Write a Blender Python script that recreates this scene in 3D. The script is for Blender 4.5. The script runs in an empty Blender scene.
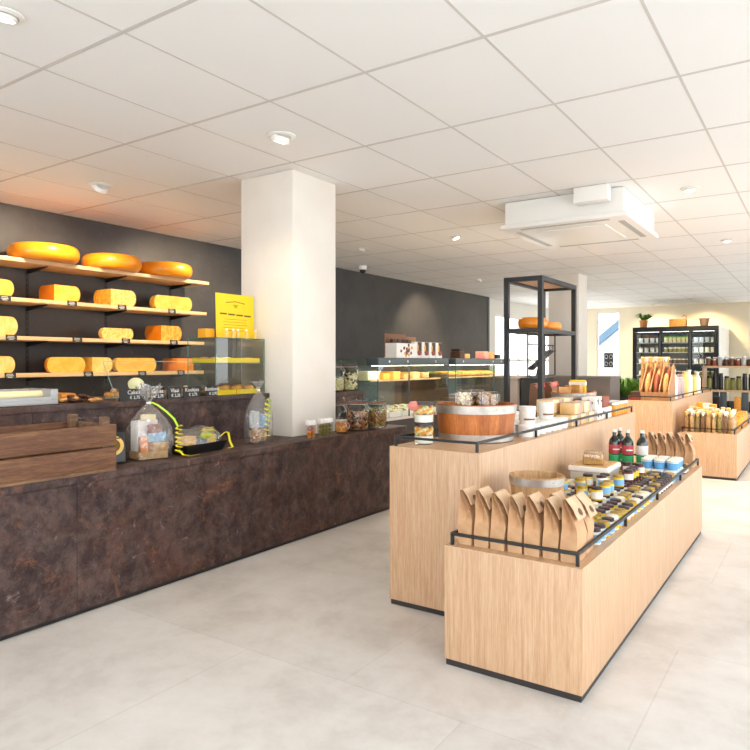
import bpy, bmesh, math, random
from math import pi, sin, cos, radians
from mathutils import Vector, Matrix
R = random.Random(7)
SC = bpy.context.scene
COL = SC.collection

# ------------------------------------------------------------------ materials
def lin(h):
    h = h.lstrip('#')
    v = [int(h[i:i + 2], 16) / 255 for i in (0, 2, 4)]
    return tuple((c / 12.92 if c <= .04045 else ((c + .055) / 1.055) ** 2.4) for c in v) + (1,)

def base(name):
    m = bpy.data.materials.new(name); m.use_nodes = True
    nt = m.node_tree; return m, nt, nt.nodes['Principled BSDF']

def ramp(nt, stops):
    r = nt.nodes.new('ShaderNodeValToRGB'); e = r.color_ramp.elements
    while len(e) < len(stops): e.new(.5)
    for i, (p, c) in enumerate(stops):
        e[i].position = p; e[i].color = lin(c) if isinstance(c, str) else c
    return r

def coords(nt, scale=(1, 1, 1), kind='Object'):
    t = nt.nodes.new('ShaderNodeTexCoord'); mp = nt.nodes.new('ShaderNodeMapping')
    mp.inputs['Scale'].default_value = scale
    nt.links.new(t.outputs[kind], mp.inputs[0]); return mp.outputs[0]

def noise(nt, vec, scale, detail=4, rough=.55, dist=0):
    n = nt.nodes.new('ShaderNodeTexNoise')
    n.inputs['Scale'].default_value = scale; n.inputs['Detail'].default_value = detail
    n.inputs['Roughness'].default_value = rough; n.inputs['Distortion'].default_value = dist
    nt.links.new(vec, n.inputs['Vector']); return n.outputs['Fac']

def M(name, c, rough=.5, metal=0, spec=.5, c2=None, ns=20, bump=0, bs=60, coat=0, scale=(1, 1, 1), lo=.35, hi=.65, sss=0):
    m, nt, p = base(name)
    p.inputs['Roughness'].default_value = rough; p.inputs['Metallic'].default_value = metal
    p.inputs['Specular IOR Level'].default_value = spec; p.inputs['Coat Weight'].default_value = coat
    p.inputs['Base Color'].default_value = lin(c)
    v = coords(nt, scale)
    if c2:
        r = ramp(nt, [(lo, c), (hi, c2)]); nt.links.new(noise(nt, v, ns), r.inputs[0]); nt.links.new(r.outputs[0], p.inputs['Base Color'])
    if bump:
        b = nt.nodes.new('ShaderNodeBump'); b.inputs['Strength'].default_value = bump; b.inputs['Distance'].default_value = .01
        nt.links.new(noise(nt, v, bs), b.inputs['Height']); nt.links.new(b.outputs[0], p.inputs['Normal'])
    return m

def wood(name, c1, c2, c3, grain=(30, 30, 1.2), rough=.45, bump=.08):
    m, nt, p = base(name)
    v = coords(nt, grain)
    n1 = noise(nt, v, 3.0, 6, .6, .35)
    v2 = coords(nt, tuple(g * 4 for g in grain)); n2 = noise(nt, v2, 3.5, 3, .6)
    mx = nt.nodes.new('ShaderNodeMath'); mx.operation = 'MULTIPLY_ADD'; mx.inputs[1].default_value = .45
    nt.links.new(n2, mx.inputs[0])
    h = nt.nodes.new('ShaderNodeMath'); h.operation = 'MULTIPLY'; h.inputs[1].default_value = .6
    nt.links.new(n1, h.inputs[0]); nt.links.new(h.outputs[0], mx.inputs[2])
    r = ramp(nt, [(.33, c1), (.52, c2), (.70, c3)]); nt.links.new(mx.outputs[0], r.inputs[0])
    nt.links.new(r.outputs[0], p.inputs['Base Color']); p.inputs['Roughness'].default_value = rough
    b = nt.nodes.new('ShaderNodeBump'); b.inputs['Strength'].default_value = bump; b.inputs['Distance'].default_value = .004
    nt.links.new(mx.outputs[0], b.inputs['Height']); nt.links.new(b.outputs[0], p.inputs['Normal'])
    return m

def glass(name, tint='#f2faf6', refl=1.0, rough=.0, alpha=0.0, ior=1.45):
    m = bpy.data.materials.new(name); m.use_nodes = True; nt = m.node_tree; nt.nodes.clear()
    o = nt.nodes.new('ShaderNodeOutputMaterial'); t = nt.nodes.new('ShaderNodeBsdfTransparent'); t.inputs[0].default_value = lin(tint)
    g = nt.nodes.new('ShaderNodeBsdfGlossy'); g.inputs['Roughness'].default_value = rough
    f = nt.nodes.new('ShaderNodeFresnel'); q = nt.nodes.new('ShaderNodeNewGeometry'); w = nt.nodes.new('ShaderNodeMath'); w.operation = 'MULTIPLY_ADD'
    w.inputs[1].default_value = 1 / ior - ior; w.inputs[2].default_value = ior      # same reflectance from inside and outside the thin sheet
    nt.links.new(q.outputs['Backfacing'], w.inputs[0]); nt.links.new(w.outputs[0], f.inputs[0])
    k = nt.nodes.new('ShaderNodeMath'); k.operation = 'MULTIPLY_ADD'; k.inputs[1].default_value = refl; k.inputs[2].default_value = alpha; k.use_clamp = True
    nt.links.new(f.outputs[0], k.inputs[0])
    x = nt.nodes.new('ShaderNodeMixShader')
    nt.links.new(k.outputs[0], x.inputs[0]); nt.links.new(t.outputs[0], x.inputs[1]); nt.links.new(g.outputs[0], x.inputs[2]); nt.links.new(x.outputs[0], o.inputs[0])
    return m

def crinkle(name):
    m = glass(name, '#fbfbfb', 2.0, .1, .12); nt = m.node_tree; g = next(n for n in nt.nodes if n.type == 'BSDF_GLOSSY')
    b = nt.nodes.new('ShaderNodeBump'); b.inputs['Strength'].default_value = .9; b.inputs['Distance'].default_value = .02
    nt.links.new(noise(nt, coords(nt, (1, 1, .5)), 28, 3, .6, 1.2), b.inputs['Height']); nt.links.new(b.outputs[0], g.inputs['Normal'])
    o = next(n for n in nt.nodes if n.type == 'OUTPUT_MATERIAL'); src = o.inputs[0].links[0].from_socket
    d = nt.nodes.new('ShaderNodeBsdfDiffuse'); x = nt.nodes.new('ShaderNodeMixShader'); x.inputs[0].default_value = .035
    nt.links.new(src, x.inputs[1]); nt.links.new(d.outputs[0], x.inputs[2]); nt.links.new(x.outputs[0], o.inputs[0]); return m

def emis(name, c, s):
    m, nt, p = base(name)
    p.inputs['Base Color'].default_value = lin(c); p.inputs['Emission Color'].default_value = lin(c); p.inputs['Emission Strength'].default_value = s
    return m

def stone(name):
    m, nt, p = base(name)
    v = coords(nt, (1, 1, 1))
    def mixc(f, a_, c_):
        x = nt.nodes.new('ShaderNodeMix'); x.data_type = 'RGBA'; nt.links.new(f, x.inputs[0]); nt.links.new(a_, x.inputs[6]); x.inputs[7].default_value = lin(c_); return x.outputs[2]
    def mask(sc, lo, hi, d=8, ro=.65, di=0):
        r_ = ramp(nt, [(lo, (0, 0, 0, 1)), (hi, (1, 1, 1, 1))]); nt.links.new(noise(nt, v, sc, d, ro, di), r_.inputs[0]); return r_.outputs[0]
    r = ramp(nt, [(.36, '#231b1b'), (.46, '#3e2e2c'), (.54, '#50403c'), (.66, '#69554f')]); nt.links.new(noise(nt, v, 8, 14, .8, .3), r.inputs[0])
    col = mixc(mask(2.0, .50, .78, 12, .78, .5), r.outputs[0], '#65402f')
    col = mixc(mask(2.7, .55, .68, 14, .80, 1.2), col, '#8a593d')
    col = mixc(mask(6, .58, .68, 14, .82, 1.8), col, '#93807a')
    col = mixc(mask(14, .62, .74, 10, .8, .6), col, '#241b1a')
    nt.links.new(col, p.inputs['Base Color']); p.inputs['Roughness'].default_value = .55; p.inputs['Specular IOR Level'].default_value = .3
    return m

def slate(name):
    m, nt, p = base(name)
    v = coords(nt, (1, 1, 1))
    r = ramp(nt, [(.3, '#3a3837'), (.7, '#4b4846')]); nt.links.new(noise(nt, v, 2.2, 9, .68), r.inputs[0])
    r2 = ramp(nt, [(.62, (0, 0, 0, 1)), (.74, (1, 1, 1, 1))]); nt.links.new(noise(nt, v, 4, 10, .74, 2.8), r2.inputs[0])
    mx = nt.nodes.new('ShaderNodeMix'); mx.data_type = 'RGBA'
    nt.links.new(r2.outputs[0], mx.inputs[0]); nt.links.new(r.outputs[0], mx.inputs[6]); mx.inputs[7].default_value = lin('#76726e')
    nt.links.new(mx.outputs[2], p.inputs['Base Color']); p.inputs['Roughness'].default_value = .5
    return m

def floor_mat(name):
    m, nt, p = base(name)
    v = coords(nt, (1, 1, 1))
    b = nt.nodes.new('ShaderNodeTexBrick'); b.offset = .5; b.inputs['Scale'].default_value = 1
    b.inputs['Brick Width'].default_value = 1.2; b.inputs['Row Height'].default_value = 1.2; b.inputs['Mortar Size'].default_value = .003
    b.inputs['Color1'].default_value = lin('#c6c1bc'); b.inputs['Color2'].default_value = lin('#dedad6'); b.inputs['Mortar'].default_value = lin('#b0aaa4'); b.inputs['Bias'].default_value = 0
    nt.links.new(v, b.inputs['Vector'])
    r = ramp(nt, [(.34, '#b0a9a1'), (.5, '#cbc6c0'), (.66, '#dad7d3')]); nt.links.new(noise(nt, v, 1.9, 10, .7, .15), r.inputs[0])
    mx = nt.nodes.new('ShaderNodeMix'); mx.data_type = 'RGBA'; mx.inputs[0].default_value = .65
    nt.links.new(b.outputs[0], mx.inputs[6]); nt.links.new(r.outputs[0], mx.inputs[7])
    nt.links.new(mx.outputs[2], p.inputs['Base Color']); p.inputs['Roughness'].default_value = .38; p.inputs['Specular IOR Level'].default_value = .4
    return m

def cheese(name, a, b, holes=0, ns=14):
    return M(name, a, .42, 0, .4, b, ns, bump=.15 if holes else .03, bs=45, lo=.4, hi=.62)

m_floor = floor_mat('floor'); m_stone = stone('rust_stone'); m_slate = slate('slate_wall')
m_oak = wood('oak', '#b08764', '#c7a07c', '#d7b795', (30, 30, 1.1))
m_oaktop = wood('oak_top', '#bb916a', '#cfa882', '#ddbb98', (26, 1.2, 26))
m_shelf = wood('shelf_wood', '#c79d6c', '#deb987', '#ecd0a4', (20, 1, 20))
m_crate = wood('crate_wood', '#4c3021', '#69442d', '#86603f', (14, 1.2, 14), .65, .3)
m_crate2 = wood('crate_wood_weathered', '#4c382a', '#6b4f3a', '#8f6f50', (14, 1.2, 14), .75, .4)
m_stave = [wood('stave_a', '#96501f', '#b4662c', '#c87c3c', (20, 20, 2), .5), wood('stave_b', '#a45726', '#bd6f35', '#d28746', (20, 20, 2), .5), wood('stave_c', '#8a4a22', '#a65c2b', '#bd7438', (20, 20, 2), .5)]
m_stavep = [wood('pale_stave_a', '#9b7047', '#bd9160', '#d0a878', (20, 20, 2), .6), wood('pale_stave_b', '#8d6440', '#b08458', '#c79d6d', (20, 20, 2), .6), wood('pale_stave_c', '#a97d52', '#c59a6a', '#d8b384', (20, 20, 2), .6)]
m_white = M('white_paint', '#ece9e4', .6); m_ceil = M('ceiling_tile', '#f7f6f4', .85, c2='#f3f1ee', ns=300); m_grid = M('ceiling_grid', '#d3cec8', .7)
m_wallw = M('white_wall', '#e6e2da', .7); m_wally = M('cream_wall', '#ece0c6', .7); m_pillar = M('pillar_paint', '#ebe4da', .65, c2='#e7dfd4', ns=3)
m_black = M('black_metal', '#1c1a19', .45); m_plinth = M('plinth', '#2d2724', .5); m_blackp = M('black_plastic', '#161616', .35)
m_steel = M('galvanised_steel', '#b9b4ac', .38, .85, c2='#d2cec8', ns=18); m_case = M('machine_grey', '#a7a8a8', .4, .3); m_silver = M('brushed_steel', '#c9c9c9', .35, .8)
m_grey = M('dark_grey_trim', '#4a5558', .4); m_taupe = M('taupe_laminate', '#857c78', .5); m_ltgrey = M('light_grey', '#b8b8b6', .5)
m_kraft = M('kraft_paper', '#bd8f66', .75, c2='#d2aa80', ns=9, bump=.35, bs=22, lo=.3, hi=.7); m_kraftp = M('pale_kraft_paper', '#cea781', .75, c2='#dcbc99', ns=9, bump=.3, bs=22)
m_stamp = M('brown_print', '#6b4a38', .7); m_wax = M('orange_wax', '#e98a0c', .32, c2='#ef9a1a', ns=6, coat=.3)
m_waxo = M('deep_orange_wax', '#e07c12', .32, c2='#f0931e', ns=6, coat=.2)
m_ch = cheese('yellow_cheese', '#e6ab3a', '#efbc52'); m_chh = cheese('herb_cheese', '#d9a94a', '#f0cd7c', 1, 40); m_chd = cheese('aged_cheese', '#d78f22', '#f0b545', 1, 26); m_chp = cheese('pale_cheese', '#e8bb5c', '#f0cd80'); m_rind = M('cheese_rind', '#d8902a', .5, c2='#c67f20', ns=12)
m_cheb = cheese('brown_cheese', '#c08440', '#d9a25c')
m_glass = glass('case_glass', '#fafdfb', 1.0); m_jar = glass('jar_glass', '#f4f6f2', .9); m_cello = crinkle('cellophane'); m_win = glass('window_glass', '#ffffff', .6)
m_gpale = M('pale_glass_edge', '#8fa39a', .2); m_gedge = M('glass_edge', '#4a7a62', .2); m_clear = glass('clear_plastic', '#f6f4f0', 1.2, .1, .06)
m_wp = M('white_plastic', '#f2efe9', .4); m_wpaper = M('white_paper', '#f4f1ea', .7); m_yel = M('yellow_card', '#f7cf1c', .6); m_yelo = M('yellow_orange_card', '#f0a818', .55)
m_ink = M('ink', '#6b5210', .8); m_chalk = M('chalk', '#e8e6e0', .9); m_board = M('chalkboard', '#2a2c2d', .7); m_tagw = M('tag_print', '#c9c7c2', .8)
m_tea = M('mustard_yellow', '#e8c118', .35); m_blue = M('blue_label', '#7fb4dc', .5); m_lblw = M('white_label', '#eeeae0', .5); m_lidd = M('dark_lid', '#3d2630', .4); m_lidg = M('gold_lid', '#b9974a', .35, .6); m_lidk = M('black_lid', '#2b2220', .35); m_lidw = M('white_lid', '#f3efe2', .4); m_olive = M('olive_content', '#7e7a34', .4); m_redc = M('red_content', '#6a1f1c', .35); m_amber = M('amber_content', '#e29a20', .3); m_brownc = M('brown_content', '#6c4526', .5)
m_nut = M('nuts', '#b9793c', .6, c2='#d9a566', ns=30); m_nutr = M('red_nuts', '#9a4436', .6, c2='#c27a4c', ns=30); m_nuty = M('yellow_crisps', '#e6cf86', .6, c2='#f2e3ae', ns=30); m_nuto = M('orange_sweets', '#e58a22', .5, c2='#f3b24a', ns=30); m_choc = M('chocolate', '#3a2018', .45, c2='#54301f', ns=30); m_bun = M('bun', '#c98537', .55, c2='#e0ab61', ns=16); m_cream = M('cream_cake', '#f3e6a8', .55, c2='#f8f0cc', ns=18); m_pink = M('pink_paper', '#e08a80', .6); m_red = M('red_paper', '#b7302a', .5); m_brn = M('brown_card', '#8b6248', .7); m_redbrn = M('red_brown_card', '#8a3f26', .55)
m_bottle = M('dark_green_glass', '#10241a', .12, spec=.7, coat=.4); m_lblr = M('red_label', '#c04a50', .5); m_lblg = M('green_label', '#2fae66', .5)
m_ribbon = M('yellow_ribbon', '#f0dc28', .35); m_ribg = M('lime_ribbon', '#b5dd2c', .35); m_leaf = M('leaf', '#4f8a2c', .5, c2='#7fae3c', ns=12); m_terra = M('terracotta', '#d08b4e', .6); m_wick = M('wicker', '#b88a4a', .75, c2='#8f6630', ns=60); m_dkpot = M('dark_pot', '#6f5a48', .6)
m_led = emis('cooler_light', '#f4faff', 6); m_lamp = emis('lamp_face', '#fff1da', 14); m_fbody = M('cooler_black', '#1a1d1e', .4); m_fin = M('cooler_lining', '#56646a', .5); m_led2 = emis('added_showcase_light', '#fff6e6', 18); m_creamp = M('cooler_side', '#e9e2d2', .5)
m_brick = M('house_wall', '#b9bcc0', .9); m_roof = M('house_roof', '#4e6576', .8); m_pave = M('paving', '#efeeec', .9)
m_bread = M('rusk_pack', '#d8b070', .5, c2='#c08b48', ns=25); m_mauve = M('mauve_paper', '#b9a4a6', .6); m_tub = M('translucent_box', '#c8bfb2', .35)
m_coat = M('heat_slot', '#efe0b0', .5)

# ------------------------------------------------------------------ mesh builder
class MB:
    def __init__(s): s.v = []; s.f = []; s.m = []
    def add(s, vs, fs, m=0, mat=None):
        o = len(s.v)
        s.v += [tuple(mat @ Vector(p)) if mat else tuple(p) for p in vs]
        for i, f in enumerate(fs):
            s.f.append(tuple(a + o for a in f)); s.m.append(m[i] if isinstance(m, (list, tuple)) else m)
        return s
    def box(s, x0, x1, y0, y1, z0, z1, m=0, b=0, mat=None):
        if b <= 0:
            vs = [(x, y, z) for z in (z0, z1) for y in (y0, y1) for x in (x0, x1)]
            fs = [(0, 2, 3, 1), (4, 5, 7, 6), (0, 1, 5, 4), (2, 6, 7, 3), (0, 4, 6, 2), (1, 3, 7, 5)]
            return s.add(vs, fs, m, mat)
        bm = bmesh.new(); bmesh.ops.create_cube(bm, size=1)
        for v in bm.verts: v.co = Vector(((x0 + x1) / 2 + v.co.x * (x1 - x0), (y0 + y1) / 2 + v.co.y * (y1 - y0), (z0 + z1) / 2 + v.co.z * (z1 - z0)))
        bmesh.ops.bevel(bm, geom=bm.edges[:], offset=b, segments=2, affect='EDGES', profile=.6)
        bm.verts.index_update(); vs = [v.co.copy() for v in bm.verts]; fs = [[v.index for v in f.verts] for f in bm.faces]; bm.free()
        return s.add(vs, fs, m, mat)
    def lathe(s, prof, n=20, m=0, c=(0, 0, 0), a0=0, a1=2 * pi, mat=None, mfun=None, cap=True):
        full = abs(a1 - a0 - 2 * pi) < 1e-6; k = n if full else n + 1; vs = []; fs = []; ms = []
        for i in range(k):
            a = a0 + (a1 - a0) * i / n
            vs += [(c[0] + r * cos(a), c[1] + r * sin(a), c[2] + z) for r, z in prof]
        L = len(prof)
        for i in range(n):
            j = (i + 1) % k
            for q in range(L - 1):
                fs.append((i * L + q, j * L + q, j * L + q + 1, i * L + q + 1))
                ms.append(mfun(i, q) if mfun else (m[q] if isinstance(m, (list, tuple)) else m))
        m0 = ms[0]; m1 = ms[-1]
        if cap and full:
            if prof[0][0] > 1e-6: fs.append(tuple(reversed([i * L for i in range(n)]))); ms.append(m[0] if isinstance(m, (list, tuple)) else (m0 if mfun else m))
            if prof[-1][0] > 1e-6: fs.append(tuple(i * L + L - 1 for i in range(n))); ms.append(m[-1] if isinstance(m, (list, tuple)) else (m1 if mfun else m))
        return s.add(vs, fs, ms, mat)
    def tube(s, pts, r, n=8, m=0, closed=False):
        P = [Vector(p) for p in pts]; N = len(P); vs = []; fs = []
        for i, p in enumerate(P):
            a = P[i - 1] if (i or closed) else P[i]; b = P[(i + 1) % N] if (i < N - 1 or closed) else P[i]
            t = (b - a).normalized(); u = t.cross(Vector((0, 0, 1)) if abs(t.z) < .95 else Vector((1, 0, 0))).normalized(); w = t.cross(u)
            rr = r[i] if isinstance(r, (list, tuple)) else r
            vs += [p + (u * cos(2 * pi * k / n) + w * sin(2 * pi * k / n)) * rr for k in range(n)]
        for i in range(N if closed else N - 1):
            j = (i + 1) % N
            for k in range(n): fs.append((i * n + k, i * n + (k + 1) % n, j * n + (k + 1) % n, j * n + k))
        if not closed: fs += [tuple(reversed(range(n))), tuple((N - 1) * n + k for k in range(n))]
        return s.add(vs, fs, m)
    def bar(s, a, b, w, h=None, m=0):
        a = Vector(a); b = Vector(b); h = h or w; t = (b - a).normalized()
        u = t.cross(Vector((0, 0, 1)) if abs(t.z) < .95 else Vector((0, 1, 0))).normalized() * w / 2; q = t.cross(u).normalized() * h / 2
        vs = [p + e for p in (a, b) for e in (-u - q, u - q, u + q, -u + q)]
        return s.add(vs, [(3, 2, 1, 0), (4, 5, 6, 7), (0, 1, 5, 4), (1, 2, 6, 5), (2, 3, 7, 6), (3, 0, 4, 7)], m)
    def prism(s, poly, z0, z1, m=0, mat=None):
        n = len(poly); vs = [(x, y, z0) for x, y in poly] + [(x, y, z1) for x, y in poly]
        return s.add(vs, [tuple(reversed(range(n))), tuple(range(n, 2 * n))] + [(i, (i + 1) % n, n + (i + 1) % n, n + i) for i in range(n)], m, mat)
    def ball(s, c, r, m=0, n=8, k=5, jit=0, mat=None, rnd=None):
        rx, ry, rz = r if isinstance(r, (tuple, list)) else (r, r, r); rnd = rnd or R
        vs = [(c[0], c[1], c[2] - rz)]; fs = []
        for i in range(1, k):
            t = -pi / 2 + pi * i / k
            for j in range(n):
                a = 2 * pi * j / n; q = 1 + jit * (rnd.random() - .5)
                vs.append((c[0] + rx * cos(t) * cos(a) * q, c[1] + ry * cos(t) * sin(a) * q, c[2] + rz * sin(t) * q))
        vs.append((c[0], c[1], c[2] + rz)); E = len(vs) - 1
        for j in range(n):
            fs.append((0, 1 + (j + 1) % n, 1 + j)); fs.append((E, E - n + j, E - n + (j + 1) % n))
            for i in range(k - 2): fs.append((1 + i * n + j, 1 + i * n + (j + 1) % n, 1 + (i + 1) * n + (j + 1) % n, 1 + (i + 1) * n + j))
        return s.add(vs, fs, m, mat)
    def mesh(s, name, mats, ang=38):
        me = bpy.data.meshes.new(name); me.from_pydata(s.v, [], s.f)
        for m in (mats if isinstance(mats, (list, tuple)) else [mats]): me.materials.append(m)
        me.polygons.foreach_set('material_index', s.m)
        me.polygons.foreach_set('use_smooth', [True] * len(s.f)); me.update()
        me.set_sharp_from_angle(angle=radians(ang)); return me

def prop(o, label=None, cat=None, group=None, kind=None):
    if label: o['label'] = label
    if cat: o['category'] = cat
    if group: o['group'] = group
    if kind: o['kind'] = kind
    return o
def T(name, label, cat, loc=(0, 0, 0), group=None, rz=0):
    o = bpy.data.objects.new(name, None); o.empty_display_size = .05; COL.objects.link(o)
    o.location = loc; o.rotation_euler = (0, 0, rz); return prop(o, label, cat, group)
def P(parent, name, mb, mats, label=None, loc=(0, 0, 0), kind=None):
    o = bpy.data.objects.new(name, mb.mesh(name, mats) if isinstance(mb, MB) else mb); COL.objects.link(o)
    o.parent = parent; o.location = loc
    return prop(o, label, kind=kind)
def T1(name, mb, mats, label, cat, loc=(0, 0, 0), group=None, rz=0, kind=None):
    o = bpy.data.objects.new(name, mb.mesh(name, mats) if isinstance(mb, MB) else mb); COL.objects.link(o)
    o.location = loc; o.rotation_euler = (0, 0, rz); return prop(o, label, cat, group, kind)
def S(name, mb, mats, parent=None):
    o = bpy.data.objects.new(name, mb.mesh(name, mats)); COL.objects.link(o); o.parent = parent
    if not parent: o['kind'] = 'structure'
    return o
def kids(o): return [c for c in o.children]
def dup(root, loc, label, group=None, rz=None, scale=None):
    def cp(o, par):
        c = o.copy(); COL.objects.link(c); c.parent = par
        for ch in kids(o): cp(ch, c)
        return c
    r = cp(root, None); r.location = loc; r['label'] = label
    if group: r['group'] = group
    if rz is not None: r.rotation_euler = (0, 0, rz)
    if scale: r.scale = (scale,) * 3
    return r
class Kind:
    """first call places the original, later calls copy it"""
    def __init__(s, make): s.make = make; s.o = None
    def __call__(s, loc, label, group=None, rz=0, scale=None):
        if s.o is None:
            s.o = s.make(); s.o.location = loc; s.o.rotation_euler = (0, 0, rz); s.o['label'] = label
            if group: s.o['group'] = group
            if scale: s.o.scale = (scale,) * 3
            return s.o
        return dup(s.o, loc, label, group, rz, scale)
ORD = ['first', 'second', 'third', 'fourth', 'fifth', 'sixth', 'seventh', 'eighth', 'ninth', 'tenth', 'eleventh', 'twelfth', 'thirteenth', 'fourteenth', 'fifteenth', 'sixteenth', 'seventeenth', 'eighteenth', 'nineteenth', 'twentieth', 'twenty-first', 'twenty-second', 'twenty-third', 'twenty-fourth', 'twenty-fifth', 'twenty-sixth', 'twenty-seventh', 'twenty-eighth', 'twenty-ninth', 'thirtieth', 'thirty-first', 'thirty-second', 'thirty-third', 'thirty-fourth', 'thirty-fifth']
def text(s, size, mat, parent, name, M4, align='CENTER'):
    cu = bpy.data.curves.new(name, 'FONT'); cu.body = s; cu.size = size; cu.align_x = align; cu.extrude = .0006; cu.resolution_u = 2
    t = bpy.data.objects.new(name, cu); COL.objects.link(t)
    bpy.context.view_layer.update()
    me = bpy.data.meshes.new_from_object(t.evaluated_get(bpy.context.evaluated_depsgraph_get()))
    bpy.data.objects.remove(t); me.materials.clear(); me.materials.append(mat)
    o = bpy.data.objects.new(name, me); COL.objects.link(o); o.parent = parent; o.matrix_local = M4; return o
def facing(dirv, loc):
    """matrix whose local +Z looks along dirv, text upright"""
    z = Vector(dirv).normalized(); x = Vector((0, 0, 1)).cross(z).normalized(); y = z.cross(x)
    m = Matrix((x, y, z)).transposed().to_4x4(); m.translation = Vector(loc); return m

# ------------------------------------------------------------------ room
CZ = 3.113; XL, XR, Y0, Y1 = -7.14, 2.4, -2.4, 21.2
S('floor', MB().box(XL - .2, XR + .2, Y0 - .2, Y1 + .2, -.12, 0), m_floor)
g = MB().box(XL - .2, XR + .2, Y0 - .2, Y1 + .2, CZ + .004, CZ + .2, 0)
sx, sy, ox, oy = .746, 1.069, -3.676, 2.0546
x = ox - sx * 5
while x < XR:
    if x > XL: g.box(x - .008, x + .008, Y0, Y1, CZ + .003, CZ + .004, 1)
    x += sx
y = oy - sy * 4
while y < Y1:
    if y > Y0: g.box(XL, XR, y - .013, y + .013, CZ + .0025, CZ + .004, 1)
    y += sy
S('ceiling', g, [m_ceil, m_grid])

def wall(name, axis, c, t, a0, a1, opens, mat, z1=CZ + .2):
    """axis 'x': wall in the plane X=c (thickness t away from the room) running along Y; opens (a0,a1,z0,z1)"""
    mb = MB()
    def b(p, q, lo, hi):
        if q - p < 1e-4 or hi - lo < 1e-4: return
        if axis == 'x': mb.box(min(c, c + t), max(c, c + t), p, q, lo, hi)
        else: mb.box(p, q, min(c, c + t), max(c, c + t), lo, hi)
    cur = a0
    for p, q, lo, hi in sorted(opens):
        b(cur, p, 0, z1); b(p, q, 0, lo); b(p, q, hi, z1); cur = q
    b(cur, a1, 0, z1)
    return S(name, mb, mat)
def window(name, axis, c, a0, a1, z0, z1, nx, nz=1, fr=.05, d=.07, mat=None):
    f = MB(); mat = mat or m_white
    def b(p, q, lo, hi, dd=d, m=0):
        if axis == 'x': f.box(c - dd / 2, c + dd / 2, p, q, lo, hi, m)
        else: f.box(p, q, c - dd / 2, c + dd / 2, lo, hi, m)
    b(a0, a1, z0, z0 + fr); b(a0, a1, z1 - fr, z1)
    for i in range(nx + 1):
        p = a0 + (a1 - a0 - fr) * i / nx; b(p, p + fr, z0 + fr, z1 - fr)
    for k in range(1, nz):
        h = z0 + (z1 - z0) * k / nz; b(a0 + fr, a1 - fr, h - fr / 2, h + fr / 2)
    o = S(name, f, mat)
    p = MB()
    if axis == 'x': p.box(c - .004, c + .004, a0 + .01, a1 - .01, z0 + .01, z1 - .01)
    else: p.box(a0 + .01, a1 - .01, c - .004, c + .004, z0 + .01, z1 - .01)
    S('window_pane', p, m_win, o)
    return o
wall('wall_left', 'x', XL, -.2, Y0, 15.76, [], m_slate)
wall('wall_left_end', 'x', XL - .06, -.14, 15.76, Y1, [(16.35, 20.7, .25, 2.72)], m_wallw)
window('window_1', 'x', XL - .13, 16.35, 20.7, .25, 2.72, 5, 2, .06)
wall('wall_back', 'y', Y1, .2, XL - .2, XR + .2, [(-5.92, -5.2, 1.0, 3.0), (-1.70, -.5, 1.0, 3.0)], m_wally)
window('window_2', 'y', Y1 + .1, -5.92, -5.2, 1.0, 3.0, 1)
window('window_3', 'y', Y1 + .1, -1.70, -.5, 1.0, 3.0, 1)
ropen = [(-2.0, .9, .15, 2.85), (1.1, 4.0, .15, 2.85), (4.2, 7.1, .15, 2.85), (7.3, 10.2, .15, 2.85), (10.4, 13.3, .15, 2.85), (13.5, 17.0, .15, 2.85)]  # the furthest openings are unseen, added to lighten the far end
wall('wall_right', 'x', XR, .2, Y0, Y1, ropen, m_wallw)
for i, (p, q, a, b) in enumerate(ropen): window('window_%d' % (4 + i), 'x', XR + .1, p, q, a, b, 2, 1, .05, .07, m_grey)
fopen = [(-6.6, -3.7, .15, 2.85), (-3.5, -.6, .15, 2.85), (-.4, 2.1, .15, 2.85)]
wall('wall_front', 'y', Y0, -.2, XL - .2, XR + .2, fopen, m_wallw)
for i, (p, q, a, b) in enumerate(fopen): window('window_%d' % (10 + i), 'y', Y0 - .1, p, q, a, b, 2, 1, .05, .07, m_grey)
S('pillar', MB().box(-4.412, -3.79, 4.33, 4.94, 0, CZ, 0, .006), m_pillar)
S('pillar.001', MB().box(-4.38, -3.80, 12.45, 13.0, 0, CZ, 0, .006), m_pillar)
S('trim_1', MB().box(XL - .06, XL + .02, 15.72, 15.80, 0, CZ), m_grey)
# outside
S('ground', MB().box(-40, 40, -40, 70, -.5, -.3), m_pave)
o = T('house', 'white gabled house with a pale roof seen through the narrow window', 'house', (-6.3, 31, -.3), rz=0)
P(o, 'wall', MB().add([(-4, 0, 0), (4, 0, 0), (4, 0, 1.1), (0, 0, 4.4), (-4, 0, 1.1), (-4, 8, 0), (4, 8, 0), (4, 8, 1.1), (0, 8, 4.4), (-4, 8, 1.1)], [(0, 1, 2, 3, 4), (9, 8, 7, 6, 5), (0, 5, 6, 1), (1, 6, 7, 2), (0, 4, 9, 5), (2, 7, 8, 3), (3, 8, 9, 4)]), m_brick)
P(o, 'roof', MB().bar((-4.4, 4, .85), (0, 4, 4.52), 8.6, .3).bar((0, 4, 4.52), (4.4, 4, .85), 8.6, .3), m_roof)

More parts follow.
